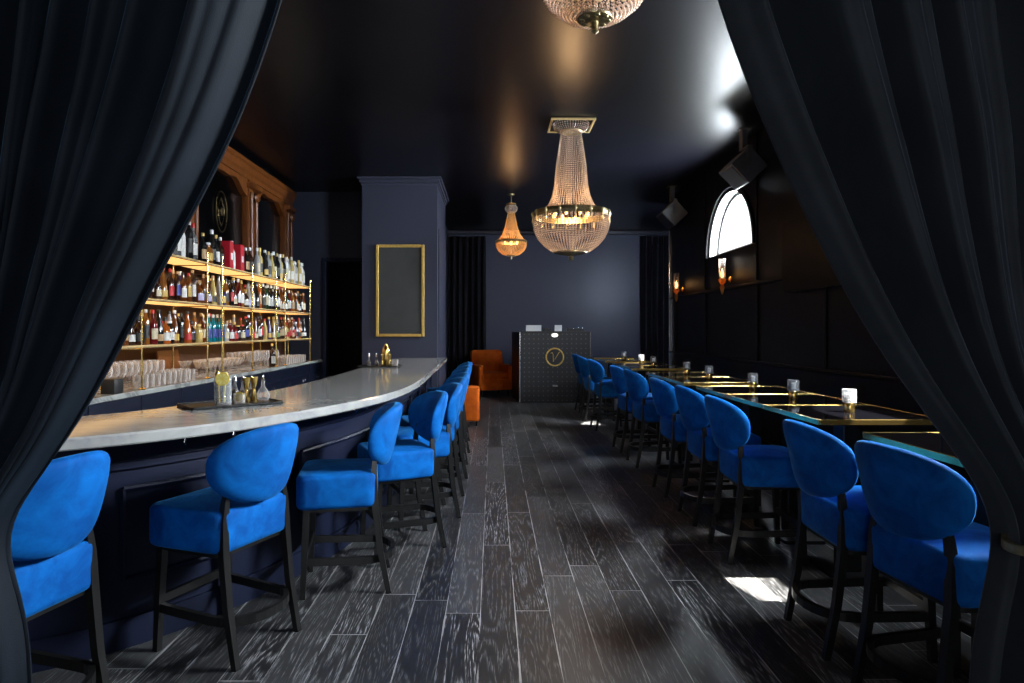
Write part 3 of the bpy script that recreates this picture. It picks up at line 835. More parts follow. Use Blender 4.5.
# a lone labelled bottle among the glasses
bottle('round', 'dark brown', 'white', 'gold', -2.81, 8.27, ZCT+.0006, -.3, 'dark bottle with white label alone among glasses on the back counter', None, 1.0)

# glasses on the back counter
def wine_glass():
    o = MB().lathe([(.034, 0), (.034, .003), (.006, .008), (.0045, .05), (.0045, .085), (.018, .098), (.034, .125), (.038, .155), (.033, .205), (.0318, .205), (.0365, .155), (.032, .127), (.015, .102), (.001, .099)], 14).build('wine_glass', 'glass', None, angle=60); return o
def tumbler():
    o = MB().lathe([(.033, 0), (.036, .004), (.040, .105), (.0385, .105), (.034, .010), (.001, .009)], 14).build('tumbler', 'glass', None, angle=60); return o
def flute():
    o = MB().lathe([(.032, 0), (.032, .003), (.005, .008), (.0045, .07), (.016, .085), (.040, .150), (.048, .158), (.0465, .158), (.038, .149), (.001, .09)], 14).build('coupe_glass', 'glass', None, angle=60); return o
protos = {}
def place_glass(kind, x, y, label, group):
    if kind not in protos:
        o = {'wine': wine_glass, 'tumbler': tumbler, 'coupe': flute}[kind](); protos[kind] = o
    else: o = protos[kind].copy(); C.objects.link(o)
    o.location = (x, y, ZCT+.0006); o.rotation_euler = (0, 0, R.uniform(0, 6))
    tag(o, label, 'glass', group)
def fill(kind, y0, y1, xs, step, label, group):
    y = y0; 
    while y < y1:
        for i, x in enumerate(xs):
            yy = y+(step/2 if i % 2 else 0)
            if any(abs(yy-p) < .066 for p in PY+[6.60, 8.24]) and (x > -2.83 or x < -3.01): continue
            if abs(yy-8.27) < .09 and x > -2.9: continue
            place_glass(kind, x+R.uniform(-.006, .006), yy+R.uniform(-.006, .006), label, group)
        y += step
fill('wine', 4.62, 5.75, (-3.12, -3.02, -2.92), .098, 'clear wine glass in the tall cluster by the left brass post', 'tall glasses on the near back counter')
fill('tumbler', 5.16, 6.12, (-2.82,), .092, 'short clear tumbler in front of the tall cluster', 'tumblers on the back counter')
fill('tumbler', 5.86, 6.15, (-2.92, -3.02), .092, 'short clear tumbler in front of the tall cluster', 'tumblers on the back counter')
fill('coupe', 6.42, 7.35, (-3.06, -2.95, -2.84), .108, 'clear coupe glass on the back counter behind the lemon tray', 'coupe glasses on the back counter')
fill('wine', 7.52, 8.52, (-3.04, -2.93, -2.82), .094, 'clear wine glass around the lone labelled bottle', 'wine glasses around the lone bottle')
fill('tumbler', 8.70, 9.70, (-3.02, -2.92, -2.82), .095, 'clear tumbler at the doorway end of the back counter', 'tumblers at the doorway end')
# small dark till box and brass tray near the left
bx = MB().box((0, 0, .055), (.10, .12, .11), bevel=.006).build('napkin_caddy', 'black_plastic'); bx.location = (-2.80, 4.78, ZCT+.0006)
tag(bx, 'small black box on the back counter left of the first brass post', 'box')
brd = MB().box((0, 0, 0), (.02, .42, .26), bevel=.006).build('serving_board', 'carved', None, smooth=False); brd.location = (-3.215, 6.45, ZCT+.136)
brd.rotation_euler = (0, math.radians(-8), 0)
tag(brd, 'brown wooden board leaning behind the glasses on the back counter', 'board')

# carved mirror back on the left wall
mr = empty('carved_mirror_back', (XL, 8.5, 2.0), 0, 'carved brown wood mirror surround rising above the bottle shelves', 'mirror')
MO = Vector((XL, 8.5, 2.0))
cols = [7.05, 8.86, 10.42]
for y in cols:
    c = MB(); c.box(Vector((XL+.07, y, 2.72))-MO, (.14, .30, 1.46), bevel=.012)
    for s in (-1, 1): c.lathe([(.028, 0), (.034, .03), (.026, .06), (.026, 1.12), (.036, 1.16), (.028, 1.2)], 12, Vector((XL+.15, y+s*.09, 2.06))-MO)
    c.box(Vector((XL+.10, y, 2.04))-MO, (.22, .36, .06), bevel=.01); c.box(Vector((XL+.10, y, 3.34))-MO, (.22, .36, .07), bevel=.012)
    c.lathe([(.0, -.02), (.05, 0), (.07, .03), (.05, .06), (.0, .07)], 14, Vector((XL+.16, y, 3.2))-MO, axis='X')
    c.build('pilaster', 'carved', mr, smooth=True, angle=30)
for k, (y0, y1) in enumerate(zip(cols[:-1], cols[1:])):
    MB().box(Vector((XL+.035, (y0+y1)/2, 2.68))-MO, (.02, y1-y0-.30, 1.36)).build('mirror_panel', 'mirror', mr, smooth=False)
    n = 24; mb = MB(); yl, yh = y0+.15, y1-.15; top_, bot = [], []
    fr, bk = [], []
    for i in range(n+1):
        u = i/n; y = yl+(yh-yl)*u
        s = abs(2*u-1)
        zb = 3.35-.16*s**3-.03*math.sin(s*PI*3)*(1 if s > .3 else .4)
        fr.append((y, zb))
    rs = [[Vector((XL+.05, y, zb))-MO, Vector((XL+.12, y, zb))-MO, Vector((XL+.12, y, 3.42))-MO, Vector((XL+.05, y, 3.42))-MO] for y, zb in fr]
    mb.rings(rs); mb.build('arched_valance', 'carved', mr, angle=30)
cr = MB()
prof = [(.0, 3.42), (.145, 3.42), (.15, 3.47), (.17, 3.50), (.19, 3.56), (.21, 3.58), (.21, 3.63), (.0, 3.63)]
cr.rings([[Vector((XL+dx, y, z))-MO for dx, z in prof] for y in (6.6, 10.60)]); cr.build('cornice', 'carved', mr, smooth=False)
em = MB()
em.tube([Vector((XL+.06, 8.02+.16*math.cos(2*PI*i/32), 2.86+.25*math.sin(2*PI*i/32)))-MO for i in range(32)], .008, 8, closed=True)
for s in (-1, 1):
    em.tube([Vector((XL+.055, 8.02+s*.09*math.sin(t*.45), 2.68+.05*t))-MO for t in range(8)], .006, 6)
em.lathe([(.0, 0), (.05, 0), (.05, .02), (.03, .03), (0, .03)], 12, Vector((XL+.05, 8.02, 2.86))-MO, axis='X')
M['bronze'] = simple('dark_bronze', (.07, .052, .028), .4, 1., noise=.2)
em.build('oval_emblem', 'bronze', mr)

# ------------------------------------------------------------------ bar-top service sets
def lemon_slice(mbname, parent, loc, r, rot, th=.007):
    s = MB(); mt = Matrix.Rotation(rot, 3, 'Z')
    s.lathe([(0, -th/2), (r, -th/2), (r, th/2), (0, th/2)], 24, loc, axis='Y', mat=mt)
    o = s.build('lemon_slice', 'lemon', parent, angle=40)
    f = MB()
    for k in range(8):
        a0, a1 = 2*PI*k/8+.08, 2*PI*(k+1)/8-.08
        for sg in (-1, 1):
            pts = [Vector((.15*r*math.cos((a0+a1)/2), sg*(th/2+.0006), .15*r*math.sin((a0+a1)/2)))]+[Vector((.84*r*math.cos(a0+(a1-a0)*i/4), sg*(th/2+.0006), .84*r*math.sin(a0+(a1-a0)*i/4))) for i in range(5)]
            f.face([f.bm.verts.new(mt @ p+Vector(loc)) for p in pts])
    f.build('flesh', 'lemon_flesh', o)
    return o
def jigger(loc, label, group):
    o = MB().lathe([(.020, 0), (.0215, .002), (.011, .066), (.0105, .070), (.012, .076), (.0235, .140), (.0225, .140), (.011, .078), (0, .077)], 18).build('jigger', 'brass', None, angle=50)
    o.location = loc; tag(o, label, 'jigger', group)
def dasher(loc, label, group, liquid='bottle dark brown'):
    e = MB().lathe([(0, 0), (.020, 0), (.024, .005), (.024, .04), (.012, .075), (.008, .085), (.008, .105)], 16).build('dasher_bottle', 'glass', None, angle=50)
    e.location = loc; tag(e, label, 'bottle', group)
    bottle_mat('dark brown')
    MB().lathe([(0, .003), (.019, .003), (.0215, .006), (.0215, .038), (.014, .060), (0, .061)], 14).build('bitters', M[liquid], e)
    MB().lathe([(.010, .105), (.011, .115), (.005, .125), (.003, .145), (0, .147)], 12).build('dasher_top', 'chrome', e)
def tray_obj(loc, w, d, rz, label, mat='rubber'):
    t = MB().slab(rrect(w, d, .02, 4), 0, .006)
    o1, i1 = rrect(w, d, .02, 4), rrect(w-.012, d-.012, .018, 4)
    t.rings([[Vector((x, y, z)) for x, y in p] for p, z in ((o1, .0), (o1, .014), (i1, .014), (i1, .006))], True, False, False)
    o = t.build('service_tray', mat, None, smooth=False); o.location = loc; o.rotation_euler = (0, 0, rz); tag(o, label, 'tray'); return o
ZT = ZB+.0006
g1 = 'service set on the near bar top'
tray_obj((-1.475, 3.66, ZT), .30, .50, math.radians(-50), 'black tray holding the lemon set on the near bar top')
zz = ZT+.0064
def P(px, Y): return ((px-493)/F*Y, Y)
mx_, my_ = P(223, 3.545)
mg = MB()
oo, ii = [(.045*math.cos(2*PI*i/24), .045*math.sin(2*PI*i/24)) for i in range(24)], [(.040*math.cos(2*PI*i/24), .040*math.sin(2*PI*i/24)) for i in range(24)]
mg.rings([[Vector((x, y, z)) for x, y in p] for p, z in ((oo, 0), (oo, .155), (ii, .155), (ii, .014))])
g = mg.build('mixing_glass', 'cut_glass', None, angle=40); g.location = (mx_, my_, zz); tag(g, 'tall cut-glass mixing glass with tools at the tray corner on the bar', 'glass')
for (dx, dy, tx, h, nm, lab) in ((-.018, .0, -.012, .17, 'bar_spoon', 'brass bar spoon standing in the mixing glass'), (.004, .008, .006, .165, 'muddler', 'pale citrus tool standing in the mixing glass')):
    s = MB(); s.tube([(dx, dy, .018), (dx+tx*.4, dy, .10), (dx+tx, dy, h)], .006, 8); s.lathe([(0, 0), (.013, .006), (.015, .016), (.009, .030), (0, .032)], 10, (dx+tx, dy, h-.012))
    o = s.build(nm, 'brass' if nm == 'bar_spoon' else 'lemon_flesh', None); o.location = (mx_, my_, zz); tag(o, lab, 'bar tool')
ls = lemon_slice('lemon_slice', None, (0, 0, 0), .036, 0); ls.location = (mx_+.018, my_-.052, zz+.150); ls.rotation_euler = (0, 0, .15); tag(ls, 'round lemon slice hooked on the mixing glass rim', 'lemon slice')
gx, gy = P(239.5, 3.66)
lg = MB().lathe([(.026, 0), (.030, .004), (.033, .055), (.031, .055), (.028, .008), (0, .007)], 18).build('garnish_glass', 'glass', None, angle=50); lg.location = (gx, gy, zz); tag(lg, 'small low garnish glass between mixing glass and brass jiggers', 'glass')
l2 = lemon_slice('lemon_slice', None, (0, 0, 0), .027, 0); l2.location = (gx, gy-.002, zz+.0385); l2.rotation_euler = (0, .2, -.2); tag(l2, 'lemon slice standing in the small garnish glass', 'lemon slice')
for px, Y, w in ((246.5, 3.74, 'left'), (254, 3.80, 'right')):
    x, y = P(px, Y); jigger((x, y, zz), 'tall brass jigger on the near tray, %s one of the pair' % w, 'brass jiggers on the near tray')
for px, Y, w in ((235, 3.86, 'behind the garnish glass'), (243, 3.90, 'behind the left jigger'), (252, 3.945, 'behind the right jigger')):
    x, y = P(px, Y)
    if w != 'behind the garnish glass': pass
    dasher((x, y, ZT if Y > 3.88 else zz), 'small bitters bottle with silver dasher top, %s' % w, 'bitters bottles on the near bar')
x, y = P(263, 3.84)
fl = MB().lathe([(0, 0), (.030, 0), (.038, .012), (.038, .030), (.028, .055), (.012, .075), (.009, .09), (.009, .115)], 18).build('round_flask', 'glass', None, angle=50); fl.location = (x, y, ZT+.0066); tag(fl, 'round clear glass flask with silver spout right of the jiggers', 'bottle')
MB().lathe([(.011, .113), (.012, .122), (.005, .132), (.003, .150), (0, .152)], 12).build('pourer', 'chrome', fl)
# far set
tray_obj((-1.30, 7.45, ZT), .46, .32, 0, 'dark tray with brass tools on the far bar top by the column', 'black_plastic')
for px, Y, w in ((382.5, 7.36, 'left'), (389.5, 7.36, 'right')):
    x, y = P(px, Y); jigger((x, y, zz), 'tall brass jigger on the far tray, %s one of the pair' % w, 'brass jiggers on the far tray')
x, y = P(386, 7.50)
sk = MB().lathe([(.036, 0), (.040, .005), (.046, .16), (.040, .19), (.03, .215), (.02, .225), (.02, .25), (0, .252)], 20).build('cocktail_shaker', 'brass', None, angle=50); sk.location = (x, y, zz); tag(sk, 'tall brass cocktail shaker behind the jiggers on the far tray', 'shaker')
for px, Y, w in ((369, 7.44, 'left'), (376.5, 7.44, 'right')):
    x, y = P(px, Y); dasher((x, y, zz), 'small bitters bottle with silver dasher top on the far tray, %s one' % w, 'bitters bottles on the far tray')
x, y = P(395, 7.46)
lg2 = MB().lathe([(.030, 0), (.034, .004), (.038, .075), (.036, .075), (.032, .008), (0, .007)], 16).build('rocks_glass', 'glass', None, angle=50); lg2.location = (x, y, zz); tag(lg2, 'low clear glass at the right end of the far tray', 'glass')

# ------------------------------------------------------------------ framed board on the column
fb = empty('framed_board', (-1.405, CY0, 1.30), 0, 'tall grey board in a thin gold frame on the slate column', 'board')
w, h = .73, 1.39
MB().box((0, -.010, h/2), (w-.04, .016, h-.04)).build('board_panel', 'board', fb, smooth=False)
f = MB()
for s in (-1, 1): f.box((s*(w/2-.02), -.018, h/2), (.045, .034, h), bevel=.008)
f.box((0, -.018, .02), (w-.09, .034, .045), bevel=.008); f.box((0, -.018, h-.02), (w-.09, .034, .045), bevel=.008)
f.build('gold_frame', 'gold_frame', fb, smooth=False)

# ------------------------------------------------------------------ chandeliers
def beads(mb, prof, nst, step, r0):
    """octahedral beads strung on nst vertical strands down a profile of (radius, z)"""
    pts = []; d = 0
    segs = list(zip(prof[:-1], prof[1:]))
    total = sum(math.hypot(b[0]-a[0], b[1]-a[1]) for a, b in segs)
    n = max(2, int(total/step)); 
    for i in range(n+1):
        s = total*i/n
        for a, b in segs:
            ln = math.hypot(b[0]-a[0], b[1]-a[1])
            if s <= ln+1e-9: t = s/ln; pts.append((a[0]+(b[0]-a[0])*t, a[1]+(b[1]-a[1])*t)); break
            s -= ln
    rmax = max(p[0] for p in prof)
    bm = mb.bm
    for k in range(nst):
        a = 2*PI*k/nst
        for (r, z) in pts:
            w = min(r0, PI*r/nst*.82); w = max(w, .0025); hh = step*.47
            c = Vector((r*math.cos(a), r*math.sin(a), z))
            er = Vector((math.cos(a), math.sin(a), 0))*w; et = Vector((-math.sin(a), math.cos(a), 0))*w; ez = Vector((0, 0, hh))
            v = [bm.verts.new(c+q) for q in (er, et, -er, -et, ez, -ez)]
            for i in range(4):
                mb.face((v[i], v[(i+1) % 4], v[4])); mb.face((v[(i+1) % 4], v[i], v[5]))
def band(prof_r, z0, z1, th, seg=48):
    return MB().lathe([(prof_r, z0), (prof_r+th*.5, z0+.2*(z1-z0)), (prof_r+th, (z0+z1)/2), (prof_r+th*.4, z1), (prof_r-.004, z1), (prof_r-.006, z0)], seg, caps=False)
def chandelier(name, loc, s, label, big, drop):
    """loc: ceiling point. built hanging down, local z negative"""
    c = empty(name, loc, 0, label, 'chandelier', 'crystal basket chandeliers')
    bead = 'bead' if big or drop < 0 else 'bead_amber'
    if big:
        fr = MB(); w = .49
        for k in (-1, 1): fr.box((k*(w/2-.012), 0, -.018), (.024, w, .022), bevel=.004); fr.box((0, k*(w/2-.012), -.018), (w-.048, .024, .022), bevel=.004); fr.box((k*.17, k*.17, -.004), (.02, .02, .008))
        fr.build('ceiling_frame', 'satin_brass', c, smooth=False)
        b = MB(); beads(b, [(.20, -.006), (.185, -.05), (.14, -.085), (.11, -.10)], 40, .022, .011); b.build('crown_beads', 'bead', c, False)
        band(.108, -.105, -.075, .012, 32).build('neck_ring', 'satin_brass', c)
        zr, R0 = -1.03, .41
        b = MB(); beads(b, [(.112, -.10), (.135, -.25), (.165, -.46), (.185, -.70), (.21, -.82), (.255, -.92), (.33, -.975), (.40, -1.0)], 44, .021, .012); b.build('column_beads', 'bead', c, False)
        band(R0, -1.06, -.985, .02).build('basket_ring', 'old_brass', c)
        b = MB(); beads(b, [(.415, -1.06), (.425, -1.12), (.41, -1.20), (.37, -1.29), (.30, -1.37), (.235, -1.42), (.18, -1.45)], 68, .021, .013); b.build('basket_beads', 'bead', c, False)
        MB().lathe([(0, -1.425), (.185, -1.435), (.185, -1.455), (.10, -1.475), (.03, -1.485), (.022, -1.51), (.03, -1.525), (0, -1.545)], 28).build('bottom_cap', 'old_brass', c)
        for k in range(16):
            a = 2*PI*k/16; er = Vector((math.cos(a), math.sin(a), 0)); orn = MB()
            orn.lathe([(0, -.11), (.009, -.095), (.011, -.085), (.004, -.06), (.006, -.03), (.014, -.02), (.017, 0), (.013, .02), (0, .035)], 8, er*(R0+.024)+Vector((0, 0, -1.02)))
            orn.build('ring_ornament', 'satin_brass', c)
        bulbs, br, bz = 8, .20, -1.02
        top = -.1
    else:
        MB().lathe([(0, -.001), (.06, -.001), (.055, -.02), (.02, -.035), (0, -.036)], 20).build('ceiling_rose', 'old_brass', c)
        MB().tube([(0, 0, -.03), (0, 0, -drop-.1)], .006, 8).build('rod', 'old_brass', c)
        def q(pr): return [(r*s, z*s-drop) for r, z in pr]
        MB().lathe(q([(0, .0), (.085, -.0), (.09, -.02), (.07, -.035), (0, -.036)]), 24).build('top_ring', 'old_brass', c)
        b = MB(); beads(b, q([(.07, -.036), (.105, -.07), (.10, -.12), (.06, -.16)]), 26, .02*s, .011*s); b.build('crown_beads', 'bead', c, False)
        b = MB(); beads(b, q([(.055, -.15), (.075, -.25), (.105, -.40), (.15, -.53), (.21, -.61), (.245, -.635)]), 38, .019*s, .011*s); b.build('column_beads', bead, c, False)
        band(.25*s, (-.675)*s-drop, (-.635)*s-drop, .014).build('basket_ring', 'old_brass', c)
        b = MB(); beads(b, q([(.255, -.675), (.262, -.70), (.25, -.75), (.215, -.81), (.15, -.865), (.085, -.885)]), 54, .018*s, .011*s); b.build('basket_beads', bead, c, False)
        MB().lathe(q([(0, -.87), (.085, -.878), (.08, -.895), (.05, -.90), (.016, -.905), (.013, -.935), (.018, -.95), (0, -.965)]), 20).build('bottom_cap', 'old_brass', c)
        for k in range(14):
            a = 2*PI*k/14; er = Vector((math.cos(a), math.sin(a), 0)); orn = MB()
            orn.lathe([(0, -.03*s), (.011*s, -.02*s), (.013*s, 0), (.010*s, .02*s), (0, .03*s)], 6, er*(.262*s)+Vector((0, 0, -.655*s-drop)))
            orn.build('ring_ornament', 'old_brass', c)
        for k in range(8):
            a = 2*PI*k/8; er = Vector((math.cos(a), math.sin(a), 0)); orn = MB()
            orn.lathe([(0, -.012*s), (.014*s, -.006*s), (.016*s, 0), (0, .01*s)], 6, er*(.06*s)+Vector((0, 0, -.896*s-drop)))
            orn.build('cap_rosette', 'old_brass', c)
        bulbs, br, bz = 6, .12*s, -.66*s-drop
    lm = MB()
    for k in range(bulbs):
        a = 2*PI*(k+.5)/bulbs
        lm.lathe([(0, -.035), (.012, -.03), (.016, -.005), (.010, .02), (0, .038)], 8, (br*math.cos(a), br*math.sin(a), bz))
    lm.build('bulbs', 'bulb', c)
    return c, bz
def lamp(kind, name, loc, power, col, **kw):
    d = bpy.data.lights.new(name, kind); d.energy = power; d.color = col
    for k, v in kw.items(): setattr(d, k, v)
    o = bpy.data.objects.new(name, d); C.objects.link(o); o.location = loc; return o
WARM = (1., .60, .28)
for nm, loc, s, lab, big, drop, pw in (
    ('chandelier', (.878, 7.32, ZC), 1, 'large crystal basket chandelier with square brass ceiling frame, in mid room', True, 0, 26),
    ('chandelier', (.31, 11.1, ZC), 1.0, 'small amber crystal chandelier hanging before the back wall', False, .16, 11),
    ('chandelier', (.478, 3.05, ZC), 1.0, 'crystal chandelier cut by the photo top, only its basket bottom showing', False, -.03, 5)):
    c, bz = chandelier(nm, loc, s, lab, big, drop)
    lamp('POINT', 'chandelier_glow', (loc[0], loc[1], loc[2]+bz), pw, WARM, shadow_soft_size=.10)
    if big: lamp('POINT', 'chandelier_glow', (loc[0], loc[1], loc[2]+bz+.16), pw*.35, WARM, shadow_soft_size=.05)

# ------------------------------------------------------------------ wall sconces, speakers, screen on the right wall
for y, lab in ((8.48, 'glass wall lamp glowing orange directly under the arched window'), (10.6, 'glass wall lamp glowing orange farther along, by the corner strip')):
    s = empty('wall_lamp', (XR, y, 2.06), 0, lab, 'wall lamp', 'orange glass wall lamps')
    MB().lathe([(0, 0), (.055, 0), (.055, -.012), (.03, -.03), (0, -.032)], 18, axis='X').build('backplate', 'brass', s)
    MB().tube([(-.02, 0, -.0), (-.07, 0, -.05), (-.11, 0, -.06)], .008, 8).build('arm', 'brass', s)
    MB().lathe([(0, -.075), (.018, -.07), (.046, -.02), (.05, 0), (.03, .012), (0, .014)], 18, (-.11, 0, 0)).build('cup', 'flame_glass', s)
    MB().lathe([(0, -.20), (.012, -.19), (.024, -.14), (.030, -.10), (.018, -.07), (0, -.068)], 14, (-.11, 0, 0)).build('drop', 'flame_glass', s)
    MB().lathe([(.034, .012), (.042, .05), (.040, .12), (.045, .27), (.043, .27), (.038, .12), (.040, .05), (.032, .014)], 20, (-.11, 0, 0), caps=False).build('chimney', 'glass', s)
    MB().lathe([(0, .02), (.013, .025), (.022, .07), (.012, .115), (0, .15)], 12, (-.11, 0, 0)).build('bulb', 'bulb', s)
    lamp('POINT', 'wall_lamp_glow', (XR-.16, y, 2.17), .18, (1., .55, .22), shadow_soft_size=.03)
for y, lab in ((7.35, 'grey box speaker tilted on the right wall, nearer one beside the arched window'), (10.35, 'grey box speaker tilted on the right wall, farther one by the back corner')):
    s = empty('wall_speaker', (2.90, y, 3.27), 0, lab, 'speaker', 'box speakers on the right wall')
    rt = Matrix.Rotation(math.radians(47), 4, 'Y')
    MB().box((0, .2, 0), (.30, .42, .30), rt, bevel=.012).build('cabinet', 'grey_cab', s, smooth=False)
    g = MB(); g.box((-.150*math.cos(math.radians(45)), .2, -.150*math.sin(math.radians(45))), (.012, .38, .26), Matrix.Rotation(math.radians(-45), 4, 'Y'), bevel=.004); g.build('grille', 'black_plastic', s, smooth=False)
    b = MB(); b.box((0, -.018, .10), (.055, .012, .24), bevel=.003); b.box((0, .18, .33), (.06, .10, .24), bevel=.004); b.box((0, .18, .445), (.14, .14, .01)); b.box((0, .08, .215), (.055, .2, .012)); b.build('bracket', 'grey_cab', s, smooth=False)
tv = empty('wall_screen', (XR, 6.0, 1.79), 0, 'black flat rounded-corner screen on the right wall behind the curtain edge', 'screen')
def yz_slab(mb, w, h, r, x0, x1):
    pts = rrect(w, h, r, 5); return mb.rings([[Vector((x, p[0], p[1]+h/2)) for p in pts] for x in (x0, x1)])
yz_slab(MB(), 1.6, .72, .05, -.032, -.075).build('screen_body', 'screen_black', tv, smooth=False)
yz_slab(MB(), 1.54, .66, .03, -.0752, -.078).build('display', 'screen_black', tv, smooth=False).location = (0, 0, .03)
MB().box((-.021, 0, .36), (.030, .3, .3)).build('wall_mount', 'black_metal', tv, smooth=False)

# ------------------------------------------------------------------ far end: booth, armchair, ottoman, drapes
YBO = 12.5
bo = empty('dj_booth', (1.195, YBO, 0), 0, 'tall black studded booth with gold ring emblem at the far end', 'booth')
pl = [(-.675, 0), (.675, 0), (.70, .9), (-.80, 1.08)]
m = MB(); m.rings([[Vector((x, y, z)) for x, y in pl] for z in (.0, 1.36)]); m.build('booth_body', 'booth', bo, smooth=False)
for s in (-1, 1): MB().box((s*.678, -.006, .69), (.022, .02, 1.37), bevel=.006).build('corner_strip', 'chrome', bo, smooth=False)
MB().box((0, .02, 1.368), (1.38, .12, .02), bevel=.004).build('top_edge', 'black_plastic', bo, smooth=False)
ring = MB(); zc = .88; xc = -.01
ring.tube([(xc+.165*math.cos(2*PI*i/40), -.016, zc+.165*math.sin(2*PI*i/40)) for i in range(40)], .014, 8, closed=True)
ring.tube([(xc-.075, -.016, zc+.075), (xc-.045, -.016, zc+.085), (xc-.03, -.016, zc+.05), (xc-.028, -.016, zc-.09), (xc+.03, -.016, zc+.0), (xc+.085, -.016, zc+.095), (xc+.10, -.016, zc+.09)], .008, 6)
ring.build('ring_emblem', 'gold_frame', bo)
MB().lathe([(0, 0), (.16, 0), (.16, .006), (0, .008)], 32, (xc, -.010, zc), axis='Y').build('emblem_disc', 'black_plastic', bo)
lp = MB(); lp.lathe([(0, -.03), (.055, -.028), (.065, 0), (.05, .01), (0, .012)], 20, (-.01, -.012, 1.30), axis='Y', mat=Matrix.Diagonal((1, 1, .6))); lp.build('booth_lamp', 'lamp_white', bo)
MB().box((0, -.016, .33), (.11, .02, .05), bevel=.008).build('cable_plate', 'chrome', bo, smooth=False)
for x, w, d, lab, mt in ((-.40, .30, .2, 'white laptop back standing on the booth top, left', 'white'), (.08, .14, .2, 'small white device standing on the booth top, right of the laptop', 'white'), (-.13, .16, .18, 'black mixer on the booth top between the white devices', 'black_plastic'), (.42, .34, .22, 'black player deck on the right part of the booth top', 'black_plastic')):
    nm = 'laptop' if 'laptop' in lab else 'device' if 'device' in lab else 'mixer' if 'mixer' in lab else 'player_deck'
    e = empty(nm, (1.195+x, YBO+.25, 1.3605), 0, lab, nm.replace('_', ' '))
    if mt == 'white':
        MB().box((0, .06, .008), (w, d, .016), bevel=.003).build('base', 'black_plastic', e, smooth=False)
        MB().box((0, -.04, .075), (w, .012, .12), Matrix.Rotation(.18, 4, 'X'), bevel=.003).build('screen_lid', mt, e, smooth=False)
    else:
        MB().box((0, .04, .035), (w, d, .07), bevel=.006).build('deck_body', mt, e, smooth=False)
        k = MB()
        for i in range(4): k.lathe([(.008, 0), (.007, .016), (0, .017)], 8, (-w/2+.03+i*(w-.06)/3, 0, .07))
        k.build('knobs', 'chrome', e)
AC_S = 1.06
ac = empty('armchair', (-.05, 13.95, 0), math.radians(19), 'orange velvet armchair beside the studded booth at the far end', 'armchair')
ac.scale = (AC_S,)*3
MB().slab(rrect(.52, .56, .05, 4), .34, .47, .03, .015, 3, (0, -.05, 0)).build('seat_cushion', 'orange', ac)
MB().slab(rrect(.66, .70, .05, 4), .13, .35, .02).build('seat_base', 'orange', ac)
bk = MB(); out = rrect(.66, .62, .07, 5)
bk.rings([[Vector((x*k, yy+.10*(z/.6), z+.60)) for x, z in out] for yy, k in ((.20, .96), (.19, 1.), (.30, 1.), (.33, .95))]); bk.build('backrest', 'orange', ac, angle=30)
for s in (-1, 1):
    MB().slab(rrect(.12, .68, .05, 4), .15, .62, .045, .01, 4, (s*.30, -.01, 0)).build('armrest', 'orange', ac)
    for y in (-.29, .29): MB().lathe([(.014, 0), (.022, .14)], 10, (s*.27, y, 0)).build('leg', 'black_wood', ac)
ot = empty('ottoman', (-.13, 9.95, 0), 0, 'orange velvet cube ottoman on the floor past the last bar stool', 'ottoman')
ot.location = (-.37, 9.62, 0)
MB().slab(rrect(.34, .34, .05, 5), .07, .56, .03, .02, 4).build('cushion', 'orange', ot)
for sx in (-1, 1):
    for sy in (-1, 1): MB().lathe([(.012, 0), (.018, .075)], 8, (sx*.13, sy*.13, 0)).build('leg', 'black_wood', ot)
def drape(x0, x1, y, nf, label):
    m = MB(); g = []
    for z in [0.01+(ZC-.16)*i/10 for i in range(11)]:
        g.append([Vector((x0+(x1-x0)*j/120, y+.05*math.sin(2*PI*nf*j/120+.3*math.sin(z))+.012*math.sin(2*PI*nf*2.3*j/120), z)) for j in range(121)])
    o = m.strip(g).build('drape', 'drape', None, angle=180); sd = o.modifiers.new('thickness', 'SOLIDIFY'); sd.thickness = .006
    tag(o, label, 'drape', 'black drapes on the back wall')
drape(-1.02, -.17, YB-.13, 6, 'black drape covering the left end of the back wall')
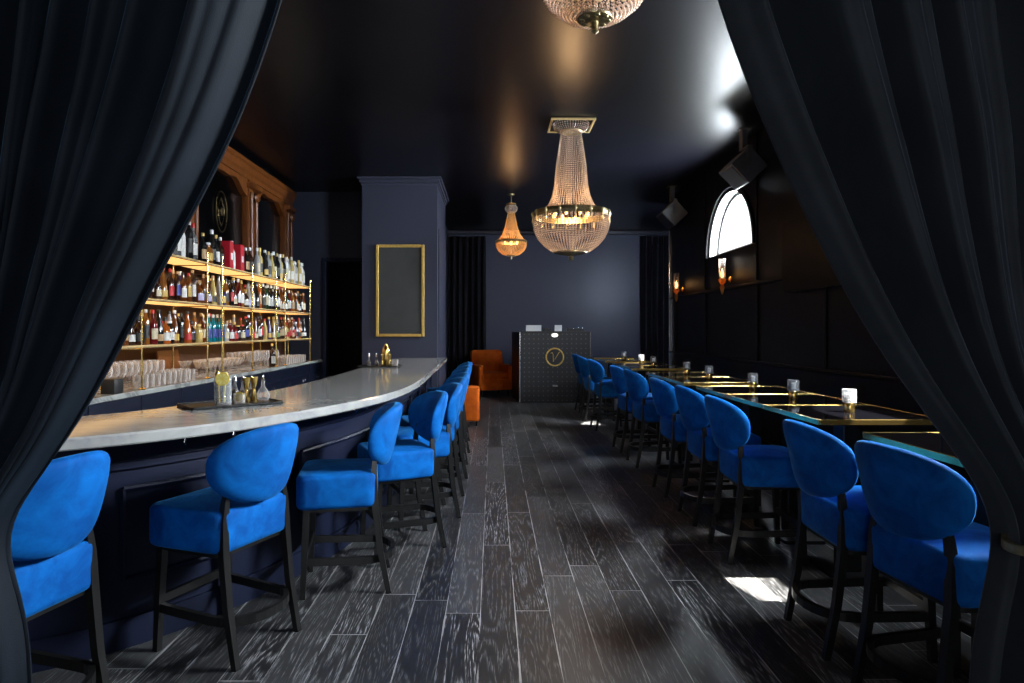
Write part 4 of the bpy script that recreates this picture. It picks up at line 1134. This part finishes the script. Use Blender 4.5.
drape(3.42, 4.22, YB-.13, 6, 'black drape covering the right end of the back wall')

# ------------------------------------------------------------------ light
w = bpy.data.worlds.new('sky'); SC.world = w; w.use_nodes = True
bg = w.node_tree.nodes['Background']; bg.inputs[0].default_value = (.92, .96, 1., 1); bg.inputs[1].default_value = 2.2
def area(name, loc, rot, sx, sy, power, col=(.86, .93, 1.)):
    o = lamp('AREA', name, loc, power, col); o.data.shape = 'RECTANGLE'; o.data.size = sx; o.data.size_y = sy; o.rotation_euler = rot; return o
for wc, pw in zip(WINS, (1120, 760)):   # daylight entering by the lunettes
    area('lunette_daylight', (XR+TH+.06, wc, SILL+.42), (0, math.radians(90), 0), .95, 1.7, pw)
area('front_fill', (0, YF+.05, 2.0), (PI/2, 0, 0), 3.3, 2.2, 46)  # added fill lamp behind the camera, brightens curtains and near floor
lamp('SPOT', 'mirror_fill_spot', (-2.2, 8.7, 3.68), 20, WARM, spot_size=1.5, spot_blend=.9, shadow_soft_size=.05).rotation_euler = (0, math.radians(-57), 0)  # warm spot added without a fixture to brighten the carved wood
ad = area('back_wall_fill', (3.32, 11.75, 2.5), (0, 0, 0), .5, 1.5, 90, (.72, .82, 1.))  # unseen lamp added in the windowless alcove to wash the back wall
ad.rotation_euler = (Vector((1.2, 15.2, 1.9))-Vector((3.32, 11.75, 2.5))).to_track_quat('-Z', 'Y').to_euler()
sun = lamp('SUN', 'sun', (6, 5, 8), 110., (1., .95, .86)); sun.data.angle = math.radians(.6)
d = Vector((-.62, .29, -1.)); sun.rotation_euler = d.to_track_quat('-Z', 'Y').to_euler()

# ------------------------------------------------------------------ view
vs = SC.view_settings
vs.view_transform = 'Standard'; vs.look = 'None'; vs.gamma = 1; vs.use_curve_mapping = False; vs.exposure = 0.
SC.cycles.use_denoising = True
SC.cycles.max_bounces = 8; SC.cycles.transparent_max_bounces = 8; SC.cycles.transmission_bounces = 8
SC.cycles.caustics_reflective = False; SC.cycles.caustics_refractive = False
SC.cycles.sample_clamp_indirect = 4.
